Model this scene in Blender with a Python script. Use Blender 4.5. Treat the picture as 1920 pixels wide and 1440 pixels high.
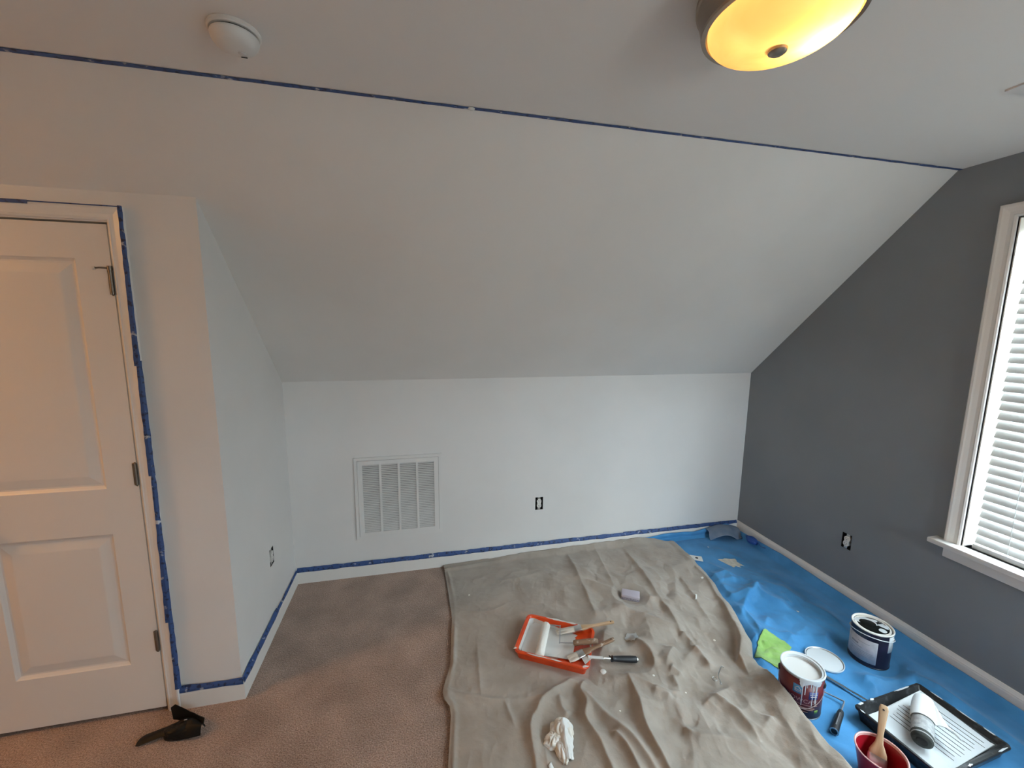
import bpy, bmesh, math, random
import numpy as np
from mathutils import Vector, Matrix, noise as mnoise

for o in list(bpy.data.objects):
    bpy.data.objects.remove(o)
sc = bpy.context.scene
COL = sc.collection
PI = math.pi
random.seed(7)

# ------------------------------------------------------------------ room dimensions (metres)
W = 3.386        # right gable wall
HC = 2.457       # flat ceiling
HK = 1.335       # knee wall
DS = 1.152       # slope runs from the knee wall (y=0) to y=-DS
DD = 0.8545      # door wall plane y=-DD
YR = -4.60       # opposite knee wall
XL = -2.60       # far left wall
HB = 0.10        # baseboard height
WY0, WY1, WZ0, WZ1 = -1.400, -2.260, 0.645, 2.180   # window opening
W2Y0, W2Y1 = -2.380, -3.240                          # unseen twin added along the wall for more daylight
RX0, RX1, RZ0, RZ1 = 2.46, 3.26, 0.93, 1.74          # unseen window added behind the camera to brighten the walls

# ------------------------------------------------------------------ camera
cam = bpy.data.cameras.new('camera')
cam.sensor_width = 36.0
cam.lens = 772.12 / 1920 * 36
cam.clip_start = 0.02
co = bpy.data.objects.new('camera', cam)
COL.objects.link(co)
yaw, pitch, roll = 0.2246, -0.1439, 0.0095
fw = Vector((math.sin(yaw) * math.cos(pitch), math.cos(yaw) * math.cos(pitch), math.sin(pitch)))
rt = Vector((math.cos(yaw), -math.sin(yaw), 0))
up = rt.cross(fw)
rt, up = math.cos(roll) * rt + math.sin(roll) * up, -math.sin(roll) * rt + math.cos(roll) * up
co.matrix_world = Matrix.Translation((0.8162, -2.7428, 1.6983)) @ Matrix((rt, up, -fw)).transposed().to_4x4()
sc.camera = co

# ------------------------------------------------------------------ world (bright overcast sky) and exposure
wd = bpy.data.worlds.new('sky')
sc.world = wd
wd.use_nodes = True
bg = wd.node_tree.nodes['Background']
wn = wd.node_tree
w_tc = wn.nodes.new('ShaderNodeTexCoord')
w_sp = wn.nodes.new('ShaderNodeSeparateXYZ')
w_mr = wn.nodes.new('ShaderNodeMapRange')
w_mr.inputs['From Min'].default_value, w_mr.inputs['From Max'].default_value = -0.04, 0.04
w_mx = wn.nodes.new('ShaderNodeMixRGB')
w_mx.inputs['Color1'].default_value = (0.42, 0.43, 0.425, 1)     # ground and trees below the horizon
w_mx.inputs['Color2'].default_value = (0.80, 0.89, 1.0, 1)       # overcast sky
wn.links.new(w_tc.outputs['Generated'], w_sp.inputs[0])
wn.links.new(w_sp.outputs['Z'], w_mr.inputs['Value'])
wn.links.new(w_mr.outputs[0], w_mx.inputs['Fac'])
wn.links.new(w_mx.outputs[0], bg.inputs['Color'])
bg.inputs['Strength'].default_value = 42.0
sc.view_settings.view_transform = 'Standard'
sc.view_settings.look = 'None'
sc.view_settings.gamma = 1.0
sc.view_settings.use_curve_mapping = False
sc.view_settings.exposure = 0.13
sc.cycles.max_bounces = 10
sc.cycles.diffuse_bounces = 6
sc.cycles.transparent_max_bounces = 12
sc.cycles.caustics_reflective = False
sc.cycles.caustics_refractive = False
for k, (ya, yb) in enumerate(((WY0, WY1), (W2Y0, W2Y1))):     # sky portals in the two window openings
    pl = bpy.data.lights.new('window_portal', 'AREA')
    pl.shape = 'RECTANGLE'
    pl.size = abs(yb - ya)
    pl.size_y = WZ1 - WZ0
    pl.cycles.is_portal = True
    po = bpy.data.objects.new('window_portal', pl)
    COL.objects.link(po)
    xa, za = Vector((0, 1, 0)), Vector((1, 0, 0))
    po.matrix_world = Matrix.Translation((W + 0.135, (ya + yb) / 2, (WZ0 + WZ1) / 2)) @ Matrix((xa, za.cross(xa), za)).transposed().to_4x4()

pl = bpy.data.lights.new('window_portal', 'AREA')
pl.shape = 'RECTANGLE'
pl.size, pl.size_y = RX1 - RX0, RZ1 - RZ0
pl.cycles.is_portal = True
po = bpy.data.objects.new('window_portal', pl)
COL.objects.link(po)
po.matrix_world = Matrix.Translation(((RX0 + RX1) / 2, YR - 0.135, (RZ0 + RZ1) / 2)) @ Matrix(((1, 0, 0), (0, 0, 1), (0, -1, 0))).transposed().to_4x4()

LAMP_COL = (1.0, 0.48, 0.14)      # warm bulbs behind amber glass
LAMP_A, LAMP_B = 0.50, 70.0         # glow of the lamp in view and of the one left of the door

# ------------------------------------------------------------------ materials
MATS = {}


def mat(name, col, rough=0.5, metal=0.0, col2=None, vscale=5.0, vlo=0.4, vhi=0.6, bump=0.0, bscale=100.0, bdist=0.002,
        spec=0.5, bdetail=2.0, sheen=0.0, coat=0.0, trans=None, anis=None):
    """Principled material with optional noise colour variation (object space) and noise bump."""
    m = bpy.data.materials.new(name)
    m.use_nodes = True
    nt = m.node_tree
    b = nt.nodes['Principled BSDF']
    b.inputs['Base Color'].default_value = (*col, 1)
    b.inputs['Roughness'].default_value = rough
    b.inputs['Metallic'].default_value = metal
    b.inputs['Specular IOR Level'].default_value = spec
    b.inputs['Sheen Weight'].default_value = sheen
    b.inputs['Coat Weight'].default_value = coat
    tc = nt.nodes.new('ShaderNodeTexCoord')
    src = tc.outputs['Object']
    if anis:
        mp = nt.nodes.new('ShaderNodeMapping')
        mp.inputs['Scale'].default_value = anis
        nt.links.new(src, mp.inputs['Vector'])
        src = mp.outputs['Vector']
    if col2 is not None:
        n = nt.nodes.new('ShaderNodeTexNoise')
        n.inputs['Scale'].default_value = vscale
        n.inputs['Detail'].default_value = 5
        nt.links.new(src, n.inputs['Vector'])
        r = nt.nodes.new('ShaderNodeValToRGB')
        r.color_ramp.elements[0].position = vlo
        r.color_ramp.elements[1].position = vhi
        r.color_ramp.elements[0].color = (*col, 1)
        r.color_ramp.elements[1].color = (*col2, 1)
        nt.links.new(n.outputs['Fac'], r.inputs['Fac'])
        nt.links.new(r.outputs['Color'], b.inputs['Base Color'])
    if bump:
        n2 = nt.nodes.new('ShaderNodeTexNoise')
        n2.inputs['Scale'].default_value = bscale
        n2.inputs['Detail'].default_value = bdetail
        nt.links.new(src, n2.inputs['Vector'])
        bp = nt.nodes.new('ShaderNodeBump')
        bp.inputs['Strength'].default_value = bump
        bp.inputs['Distance'].default_value = bdist
        nt.links.new(n2.outputs['Fac'], bp.inputs['Height'])
        nt.links.new(bp.outputs['Normal'], b.inputs['Normal'])
    if trans:
        t = nt.nodes.new('ShaderNodeBsdfTranslucent')
        t.inputs['Color'].default_value = (*trans[1], 1)
        mx = nt.nodes.new('ShaderNodeMixShader')
        mx.inputs['Fac'].default_value = trans[0]
        nt.links.new(b.outputs[0], mx.inputs[1])
        nt.links.new(t.outputs[0], mx.inputs[2])
        nt.links.new(mx.outputs[0], nt.nodes['Material Output'].inputs['Surface'])
    MATS[name] = m
    return m


mat('wall_white', (0.72, 0.705, 0.685), 0.55, col2=(0.69, 0.675, 0.655), vscale=1.7, vlo=0.42, vhi=0.62, bump=0.12, bscale=260, bdist=0.001, spec=0.35)
mat('ceiling_white', (0.74, 0.72, 0.70), 0.85, bump=0.15, bscale=200, bdist=0.001, spec=0.2)
mat('wall_grey', (0.225, 0.245, 0.266), 0.6, col2=(0.21, 0.229, 0.249), vscale=2.0, bump=0.12, bscale=260, bdist=0.001, spec=0.35)
mat('trim_white', (0.74, 0.715, 0.68), 0.35, spec=0.4)
mat('door_white', (0.72, 0.68, 0.635), 0.42, bump=0.06, bscale=90, bdist=0.0006, anis=(1, 1, 0.08), spec=0.4)
mat('blind_white', (0.56, 0.565, 0.56), 0.4, trans=(0.06, (0.7, 0.72, 0.7)))
mat('vinyl_white', (0.80, 0.80, 0.78), 0.3)
mat('plate_white', (0.72, 0.70, 0.66), 0.35)
mat('grille_white', (0.70, 0.69, 0.67), 0.4)
mat('duct_shade', (0.12, 0.11, 0.10), 0.9)  # shade of the ducts behind louvers and vanes, as a dark colour
mat('box_black', (0.012, 0.011, 0.010), 0.7)
mat('slot_dark', (0.05, 0.045, 0.04), 0.6)
mat('nickel', (0.34, 0.29, 0.24), 0.38, 0.9, bump=0.05, bscale=60, bdist=0.0005, anis=(1, 1, 8))
mat('hinge_metal', (0.20, 0.17, 0.14), 0.42, 0.85)
mat('steel', (0.55, 0.54, 0.52), 0.28, 1.0)
mat('wire_steel', (0.45, 0.46, 0.48), 0.35, 0.9)
mat('paint_white', (0.64, 0.635, 0.61), 0.25, spec=0.5)
mat('paint_dry', (0.74, 0.72, 0.67), 0.6, bump=0.3, bscale=60, bdist=0.002)
mat('paint_bright', (0.62, 0.66, 0.68), 0.25)
mat('orange_plastic', (0.72, 0.075, 0.012), 0.35, col2=(0.60, 0.055, 0.010), vscale=14)
mat('black_plastic', (0.012, 0.013, 0.014), 0.35, col2=(0.05, 0.055, 0.06), vscale=40, vlo=0.55, vhi=0.68)
mat('black_gloss', (0.005, 0.005, 0.004), 0.5, spec=0.25, bump=0.2, bscale=25, bdist=0.003)
mat('handle_black', (0.010, 0.012, 0.016), 0.5, bump=0.2, bscale=300, bdist=0.0006)
mat('wood', (0.40, 0.25, 0.13), 0.5, col2=(0.52, 0.36, 0.22), vscale=18, anis=(0.4, 3, 3), bump=0.1, bscale=40, bdist=0.0006)
mat('wood_painted', (0.24, 0.145, 0.085), 0.55, col2=(0.52, 0.45, 0.38), vscale=45, vlo=0.56, vhi=0.68, bump=0.2, bscale=80, bdist=0.001)
mat('bristle', (0.70, 0.66, 0.58), 0.8, col2=(0.42, 0.34, 0.26), vscale=90, vlo=0.52, vhi=0.75, bump=0.8, bscale=240, bdist=0.002, anis=(0.12, 1, 1))
mat('bristle_dark', (0.10, 0.05, 0.045), 0.7, col2=(0.30, 0.22, 0.19), vscale=90, bump=0.8, bscale=240, bdist=0.002, anis=(0.12, 1, 1))
mat('nap_white', (0.80, 0.78, 0.72), 0.9, bump=0.7, bscale=220, bdist=0.003)
mat('nap_grey', (0.40, 0.41, 0.41), 0.95, col2=(0.30, 0.31, 0.31), vscale=60, bump=0.8, bscale=240, bdist=0.003)
mat('nap_dark', (0.045, 0.05, 0.045), 0.95, bump=0.8, bscale=200, bdist=0.003)
mat('maroon_label', (0.115, 0.014, 0.018), 0.35, col2=(0.09, 0.010, 0.016), vscale=6)
mat('label_text', (0.36, 0.22, 0.19), 0.4)
mat('label_pale', (0.50, 0.42, 0.40), 0.4)
mat('label_blue', (0.05, 0.20, 0.36), 0.4)
mat('label_navy', (0.035, 0.06, 0.22), 0.4)
mat('label_green', (0.16, 0.30, 0.06), 0.4)
mat('can_metal', (0.40, 0.41, 0.42), 0.35, 0.9)
mat('can_navy', (0.008, 0.007, 0.022), 0.3, col2=(0.020, 0.014, 0.045), vscale=16, vlo=0.5, vhi=0.75)
mat('can_label', (0.44, 0.45, 0.50), 0.5, col2=(0.36, 0.37, 0.42), vscale=30, vlo=0.45, vhi=0.65)
mat('label_print', (0.24, 0.25, 0.29), 0.5)
mat('paint_black', (0.008, 0.009, 0.008), 0.18)
mat('red_plastic', (0.34, 0.008, 0.018), 0.3, trans=(0.12, (0.5, 0.01, 0.02)))
mat('rim_pink', (0.70, 0.42, 0.40), 0.4)
mat('microfibre', (0.21, 0.40, 0.085), 0.95, col2=(0.27, 0.48, 0.12), vscale=25, bump=0.6, bscale=300, bdist=0.002, sheen=0.4)
mat('sponge_lilac', (0.46, 0.42, 0.48), 0.9, bump=0.6, bscale=180, bdist=0.002)
mat('sponge_grey', (0.19, 0.17, 0.20), 0.95, col2=(0.30, 0.27, 0.31), vscale=120, bump=0.8, bscale=300, bdist=0.002)
mat('rag_white', (0.70, 0.65, 0.56), 0.9, col2=(0.76, 0.74, 0.70), vscale=24, bump=0.25, bscale=90, bdist=0.002, spec=0.1)
mat('paper_white', (0.70, 0.70, 0.67), 0.9, spec=0.1)
mat('paper_bright', (0.78, 0.82, 0.83), 0.7)
mat('plaster_scrap', (0.66, 0.63, 0.55), 0.8, col2=(0.56, 0.53, 0.45), vscale=50, bump=0.4, bscale=120, bdist=0.002)
mat('clear_scrap', (0.62, 0.63, 0.62), 0.25, trans=(0.4, (0.7, 0.7, 0.7)))
mat('tape_ball', (0.012, 0.07, 0.30), 0.55)
mat('sheet_grey', (0.13, 0.19, 0.28), 0.6, col2=(0.20, 0.25, 0.33), vscale=9)
mat('detector_white', (0.66, 0.645, 0.62), 0.4)
mat('vent_white', (0.62, 0.61, 0.60), 0.5)


def tape_mat():
    m = bpy.data.materials.new('painters_tape')
    m.use_nodes = True
    nt = m.node_tree
    b = nt.nodes['Principled BSDF']
    b.inputs['Roughness'].default_value = 0.6
    tc = nt.nodes.new('ShaderNodeTexCoord')
    n = nt.nodes.new('ShaderNodeTexNoise'); n.inputs['Scale'].default_value = 55; n.inputs['Detail'].default_value = 2
    r = nt.nodes.new('ShaderNodeValToRGB')
    r.color_ramp.elements[0].position = 0.36; r.color_ramp.elements[0].color = (0.006, 0.016, 0.06, 1)
    r.color_ramp.elements[1].position = 0.46; r.color_ramp.elements[1].color = (0.026, 0.070, 0.215, 1)
    n2 = nt.nodes.new('ShaderNodeTexNoise'); n2.inputs['Scale'].default_value = 30; n2.inputs['Detail'].default_value = 5
    r2 = nt.nodes.new('ShaderNodeValToRGB')
    r2.color_ramp.elements[0].position = 0.63; r2.color_ramp.elements[0].color = (0, 0, 0, 1)
    r2.color_ramp.elements[1].position = 0.70; r2.color_ramp.elements[1].color = (0.8, 0.8, 0.8, 1)
    mx = nt.nodes.new('ShaderNodeMixRGB')
    mx.inputs['Color2'].default_value = (0.62, 0.62, 0.64, 1)
    nt.links.new(tc.outputs['Object'], n.inputs['Vector']); nt.links.new(tc.outputs['Object'], n2.inputs['Vector'])
    nt.links.new(n.outputs['Fac'], r.inputs['Fac']); nt.links.new(n2.outputs['Fac'], r2.inputs['Fac'])
    nt.links.new(r2.outputs['Color'], mx.inputs['Fac']); nt.links.new(r.outputs['Color'], mx.inputs['Color1'])
    nt.links.new(mx.outputs[0], b.inputs['Base Color'])
    MATS['tape'] = m


tape_mat()


def carpet_mat():
    m = bpy.data.materials.new('carpet')
    m.use_nodes = True
    nt = m.node_tree
    b = nt.nodes['Principled BSDF']
    b.inputs['Roughness'].default_value = 1.0
    b.inputs['Specular IOR Level'].default_value = 0.05
    b.inputs['Sheen Weight'].default_value = 0.25
    tc = nt.nodes.new('ShaderNodeTexCoord')
    def noise(s, d):
        n = nt.nodes.new('ShaderNodeTexNoise'); n.inputs['Scale'].default_value = s; n.inputs['Detail'].default_value = d
        nt.links.new(tc.outputs['Object'], n.inputs['Vector']); return n
    def ramp(n, p0, c0, p1, c1):
        r = nt.nodes.new('ShaderNodeValToRGB'); e = r.color_ramp.elements
        e[0].position = p0; e[0].color = (*c0, 1); e[1].position = p1; e[1].color = (*c1, 1)
        nt.links.new(n.outputs['Fac'], r.inputs['Fac']); return r
    fine = ramp(noise(210, 4), 0.32, (0.21, 0.138, 0.105), 0.70, (0.63, 0.465, 0.38))
    big = ramp(noise(5, 4), 0.35, (0.80, 0.79, 0.78), 0.65, (1.08, 1.07, 1.06))
    mx = nt.nodes.new('ShaderNodeMixRGB'); mx.blend_type = 'MULTIPLY'; mx.inputs['Fac'].default_value = 1
    nt.links.new(fine.outputs['Color'], mx.inputs['Color1']); nt.links.new(big.outputs['Color'], mx.inputs['Color2'])
    nt.links.new(mx.outputs[0], b.inputs['Base Color'])
    bp = nt.nodes.new('ShaderNodeBump'); bp.inputs['Strength'].default_value = 0.9; bp.inputs['Distance'].default_value = 0.012
    nt.links.new(noise(140, 3).outputs['Fac'], bp.inputs['Height'])
    nt.links.new(bp.outputs['Normal'], b.inputs['Normal'])
    MATS['carpet'] = m


carpet_mat()


def cloth_mat(name, col, col2, speck, weave, rough, sheen, tr):
    """Woven sheet with dropped white paint specks."""
    m = bpy.data.materials.new(name)
    m.use_nodes = True
    nt = m.node_tree
    b = nt.nodes['Principled BSDF']
    b.inputs['Roughness'].default_value = rough
    b.inputs['Specular IOR Level'].default_value = 0.2
    b.inputs['Sheen Weight'].default_value = sheen
    tc = nt.nodes.new('ShaderNodeTexCoord')
    n = nt.nodes.new('ShaderNodeTexNoise'); n.inputs['Scale'].default_value = 6; n.inputs['Detail'].default_value = 6
    r = nt.nodes.new('ShaderNodeValToRGB'); e = r.color_ramp.elements
    e[0].position = 0.35; e[0].color = (*col, 1); e[1].position = 0.65; e[1].color = (*col2, 1)
    v = nt.nodes.new('ShaderNodeTexVoronoi'); v.inputs['Scale'].default_value = speck
    l = nt.nodes.new('ShaderNodeMath'); l.operation = 'LESS_THAN'; l.inputs[1].default_value = 0.055
    # only a scattered few cells carry a speck
    sep = nt.nodes.new('ShaderNodeSeparateColor')
    g = nt.nodes.new('ShaderNodeMath'); g.operation = 'GREATER_THAN'; g.inputs[1].default_value = 0.72
    mu = nt.nodes.new('ShaderNodeMath'); mu.operation = 'MULTIPLY'
    mx = nt.nodes.new('ShaderNodeMixRGB'); mx.inputs['Color2'].default_value = (0.78, 0.76, 0.70, 1)
    n2 = nt.nodes.new('ShaderNodeTexNoise'); n2.inputs['Scale'].default_value = weave; n2.inputs['Detail'].default_value = 8; n2.inputs['Roughness'].default_value = 0.65
    bp = nt.nodes.new('ShaderNodeBump'); bp.inputs['Strength'].default_value = 0.35; bp.inputs['Distance'].default_value = 0.005 if weave < 100 else 0.002
    L = nt.links.new
    for t in (n, v, n2):
        L(tc.outputs['Object'], t.inputs['Vector'])
    L(n.outputs['Fac'], r.inputs['Fac'])
    L(v.outputs['Distance'], l.inputs[0]); L(v.outputs['Color'], sep.inputs[0]); L(sep.outputs[0], g.inputs[0])
    L(l.outputs[0], mu.inputs[0]); L(g.outputs[0], mu.inputs[1])
    L(mu.outputs[0], mx.inputs['Fac']); L(r.outputs['Color'], mx.inputs['Color1'])
    L(mx.outputs[0], b.inputs['Base Color'])
    L(n2.outputs['Fac'], bp.inputs['Height']); L(bp.outputs['Normal'], b.inputs['Normal'])
    if tr:
        t = nt.nodes.new('ShaderNodeBsdfTranslucent')
        t.inputs['Color'].default_value = (*col2, 1)
        ms = nt.nodes.new('ShaderNodeMixShader'); ms.inputs['Fac'].default_value = tr
        L(b.outputs[0], ms.inputs[1]); L(t.outputs[0], ms.inputs[2])
        L(ms.outputs[0], nt.nodes['Material Output'].inputs['Surface'])
    MATS[name] = m


cloth_mat('canvas', (0.315, 0.272, 0.230), (0.39, 0.343, 0.295), 9.0, 70, 0.95, 0.2, 0)
cloth_mat('blue_sheet', (0.055, 0.25, 0.52), (0.085, 0.34, 0.68), 7.0, 160, 0.5, 0.15, 0.12)


def glass_pane_mat():
    m = bpy.data.materials.new('window_glass')
    m.use_nodes = True
    nt = m.node_tree
    nt.nodes.remove(nt.nodes['Principled BSDF'])
    t = nt.nodes.new('ShaderNodeBsdfTransparent'); t.inputs['Color'].default_value = (0.93, 0.97, 0.96, 1)
    g = nt.nodes.new('ShaderNodeBsdfGlossy'); g.inputs['Roughness'].default_value = 0.02
    mx = nt.nodes.new('ShaderNodeMixShader'); mx.inputs['Fac'].default_value = 0.05
    nt.links.new(t.outputs[0], mx.inputs[1]); nt.links.new(g.outputs[0], mx.inputs[2])
    nt.links.new(mx.outputs[0], nt.nodes['Material Output'].inputs['Surface'])
    MATS['glass'] = m


glass_pane_mat()


def lamp_glass_mat(key, glow, col):
    m = bpy.data.materials.new('alabaster_glass')
    m.use_nodes = True
    nt = m.node_tree
    nt.nodes.remove(nt.nodes['Principled BSDF'])
    tc = nt.nodes.new('ShaderNodeTexCoord')
    n = nt.nodes.new('ShaderNodeTexNoise'); n.inputs['Scale'].default_value = 9; n.inputs['Detail'].default_value = 3; n.inputs['Distortion'].default_value = 1.2
    r = nt.nodes.new('ShaderNodeValToRGB'); e = r.color_ramp.elements
    e[0].position = 0.35; e[0].color = (0.84, 0.56, 0.24, 1); e[1].position = 0.65; e[1].color = (0.92, 0.66, 0.32, 1)
    tr = nt.nodes.new('ShaderNodeBsdfTranslucent')
    gl = nt.nodes.new('ShaderNodeBsdfGlossy'); gl.inputs['Roughness'].default_value = 0.15
    mx = nt.nodes.new('ShaderNodeMixShader'); mx.inputs['Fac'].default_value = 0.05
    em = nt.nodes.new('ShaderNodeEmission'); em.inputs['Strength'].default_value = glow
    em.inputs['Color'].default_value = (*col, 1)
    ad = nt.nodes.new('ShaderNodeAddShader')
    L = nt.links.new
    L(tc.outputs['Object'], n.inputs['Vector']); L(n.outputs['Fac'], r.inputs['Fac']); L(r.outputs['Color'], tr.inputs['Color'])
    L(tr.outputs[0], mx.inputs[1]); L(gl.outputs[0], mx.inputs[2])
    L(mx.outputs[0], ad.inputs[0]); L(em.outputs[0], ad.inputs[1])
    L(ad.outputs[0], nt.nodes['Material Output'].inputs['Surface'])
    MATS[key] = m


lamp_glass_mat('lamp_glass', LAMP_A, (1.0, 0.45, 0.13))
lamp_glass_mat('lamp_glass_strong', LAMP_B, LAMP_COL)

# ------------------------------------------------------------------ mesh helpers


def obj(name, bm, m, parent=None, smooth=False, loc=None, rot=None, recalc=True):
    """Link a bmesh (or a (verts, faces) pair) as ONE mesh object."""
    me = bpy.data.meshes.new(name)
    if isinstance(bm, tuple):
        me.from_pydata([tuple(map(float, v)) for v in bm[0]], [], [tuple(map(int, f)) for f in bm[1]])
    else:
        if recalc:
            bmesh.ops.recalc_face_normals(bm, faces=bm.faces)
        bm.to_mesh(me)
        bm.free()
    me.materials.append(MATS[m])
    if smooth:
        me.polygons.foreach_set('use_smooth', [True] * len(me.polygons))
        if smooth != 'all':
            try:
                me.set_sharp_from_angle(angle=math.radians(smooth if smooth is not True else 40))
            except Exception:
                pass
    me.update()
    o = bpy.data.objects.new(name, me)
    COL.objects.link(o)
    if parent:
        o.parent = parent
    if loc:
        o.location = loc
    if rot:
        o.rotation_euler = rot
    return o


def tag(o, label, cat, group=None, kind=None):
    o['label'] = label
    o['category'] = cat
    if group:
        o['group'] = group
    if kind:
        o['kind'] = kind
    return o


def thing(name, label, cat, loc=(0, 0, 0), rotz=0.0, group=None, rot=None):
    o = bpy.data.objects.new(name, None)
    o.empty_display_size = 0.05
    COL.objects.link(o)
    o.location = loc
    o.rotation_euler = rot if rot else (0, 0, rotz)
    return tag(o, label, cat, group)


def struct(o, label=None):
    o['kind'] = 'structure'
    if label:
        o['label'] = label
    return o


def dup(o, parent=None):
    c = o.copy()
    COL.objects.link(c)
    c.parent = parent
    for ch in o.children:
        dup(ch, c)
    return c


def box(bm, x0, x1, y0, y1, z0, z1, M=None):
    v = [bm.verts.new((x, y, z)) for x in (x0, x1) for y in (y0, y1) for z in (z0, z1)]
    if M:
        for p in v:
            p.co = M @ p.co
    for f in ((0, 1, 3, 2), (4, 6, 7, 5), (0, 4, 5, 1), (2, 3, 7, 6), (0, 2, 6, 4), (1, 5, 7, 3)):
        bm.faces.new([v[i] for i in f])
    return v


def bbox(x0, x1, y0, y1, z0, z1, bev=0.0, seg=2):
    bm = bmesh.new()
    box(bm, min(x0, x1), max(x0, x1), min(y0, y1), max(y0, y1), min(z0, z1), max(z0, z1))
    bmesh.ops.recalc_face_normals(bm, faces=bm.faces)
    if bev:
        bmesh.ops.bevel(bm, geom=bm.edges[:], offset=bev, segments=seg, affect='EDGES', profile=0.5)
    return bm


def prism(pts, z0, z1, bev=0.0):
    """Extrude a 2D outline (x,y) from z0 to z1."""
    bm = bmesh.new()
    a = [bm.verts.new((x, y, z0)) for x, y in pts]
    b = [bm.verts.new((x, y, z1)) for x, y in pts]
    n = len(pts)
    bm.faces.new(a[::-1])
    top = bm.faces.new(b)
    for i in range(n):
        bm.faces.new((a[i], a[(i + 1) % n], b[(i + 1) % n], b[i]))
    bmesh.ops.recalc_face_normals(bm, faces=bm.faces)
    if bev:
        bmesh.ops.bevel(bm, geom=list(top.edges), offset=bev, segments=2, affect='EDGES', profile=0.5)
    return bm


def lathe(prof, n=48, closed_ends=True):
    """Revolve (r,z) profile about z."""
    bm = bmesh.new()
    rings = []
    for r, z in prof:
        if r < 1e-6:
            rings.append([bm.verts.new((0, 0, z))])
        else:
            rings.append([bm.verts.new((r * math.cos(2 * PI * k / n), r * math.sin(2 * PI * k / n), z)) for k in range(n)])
    for A, B in zip(rings[:-1], rings[1:]):
        if len(A) == 1 and len(B) == 1:
            continue
        for k in range(n):
            k2 = (k + 1) % n
            if len(A) == 1:
                bm.faces.new((A[0], B[k], B[k2]))
            elif len(B) == 1:
                bm.faces.new((A[k], B[0], A[k2]))
            else:
                bm.faces.new((A[k], B[k], B[k2], A[k2]))
    return bm


def tube(path, rad, n=10, bm=None, caps=True):
    """Sweep a circle (radius or list of radii) along a polyline."""
    bm = bm or bmesh.new()
    P = [Vector(p) for p in path]
    R = rad if isinstance(rad, (list, tuple)) else [rad] * len(P)
    prev = None
    rings = []
    for i, p in enumerate(P):
        t = (P[min(i + 1, len(P) - 1)] - P[max(i - 1, 0)]).normalized()
        if prev is None:
            a = t.cross(Vector((0, 0, 1)))
            if a.length < 1e-3:
                a = t.cross(Vector((0, 1, 0)))
            a.normalize()
        else:
            a = (prev - t * prev.dot(t)).normalized()
        prev = a
        b = t.cross(a)
        rings.append([bm.verts.new(p + (a * math.cos(2 * PI * k / n) + b * math.sin(2 * PI * k / n)) * R[i]) for k in range(n)])
    for A, B in zip(rings[:-1], rings[1:]):
        for k in range(n):
            bm.faces.new((A[k], A[(k + 1) % n], B[(k + 1) % n], B[k]))
    if caps:
        bm.faces.new(rings[0][::-1])
        bm.faces.new(rings[-1])
    return bm


def smoothpath(pts, n=6):
    """Catmull-Rom resample."""
    P = [Vector(p) for p in pts]
    out = []
    for i in range(len(P) - 1):
        p0, p1, p2, p3 = P[max(i - 1, 0)], P[i], P[i + 1], P[min(i + 2, len(P) - 1)]
        for k in range(n):
            t = k / n
            out.append(0.5 * ((2 * p1) + (p2 - p0) * t + (2 * p0 - 5 * p1 + 4 * p2 - p3) * t * t + (3 * p1 - p0 - 3 * p2 + p3) * t ** 3))
    out.append(P[-1])
    return out


def sheet(fn, nu, nv, th=0.0015):
    """Thin closed sheet from a parametric surface fn(u,v)->Vector."""
    top = [[Vector(fn(i / nu, j / nv)) for j in range(nv + 1)] for i in range(nu + 1)]
    bm = bmesh.new()
    A = [[None] * (nv + 1) for _ in range(nu + 1)]
    B = [[None] * (nv + 1) for _ in range(nu + 1)]
    for i in range(nu + 1):
        for j in range(nv + 1):
            du = top[min(i + 1, nu)][j] - top[max(i - 1, 0)][j]
            dv = top[i][min(j + 1, nv)] - top[i][max(j - 1, 0)]
            nn = du.cross(dv)
            if nn.length > 1e-12:
                nn.normalize()
            A[i][j] = bm.verts.new(top[i][j])
            B[i][j] = bm.verts.new(top[i][j] - nn * th)
    for i in range(nu):
        for j in range(nv):
            bm.faces.new((A[i][j], A[i + 1][j], A[i + 1][j + 1], A[i][j + 1]))
            bm.faces.new((B[i][j], B[i][j + 1], B[i + 1][j + 1], B[i + 1][j]))
    for i in range(nu):
        bm.faces.new((A[i][0], B[i][0], B[i + 1][0], A[i + 1][0]))
        bm.faces.new((A[i][nv], A[i + 1][nv], B[i + 1][nv], B[i][nv]))
    for j in range(nv):
        bm.faces.new((A[0][j], A[0][j + 1], B[0][j + 1], B[0][j]))
        bm.faces.new((A[nu][j], B[nu][j], B[nu][j + 1], A[nu][j + 1]))
    return bm


def text_verts(body, size):
    cu = bpy.data.curves.new('text', 'FONT')
    cu.body = body
    cu.size = size
    cu.align_x = 'CENTER'
    cu.resolution_u = 3
    to = bpy.data.objects.new('text', cu)
    COL.objects.link(to)
    dg = bpy.context.evaluated_depsgraph_get()
    me = bpy.data.meshes.new_from_object(to.evaluated_get(dg))
    v = [tuple(p.co) for p in me.vertices]
    f = [tuple(p.vertices) for p in me.polygons]
    bpy.data.objects.remove(to)
    bpy.data.curves.remove(cu)
    bpy.data.meshes.remove(me)
    return v, f


# ------------------------------------------------------------------ the shell


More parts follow.
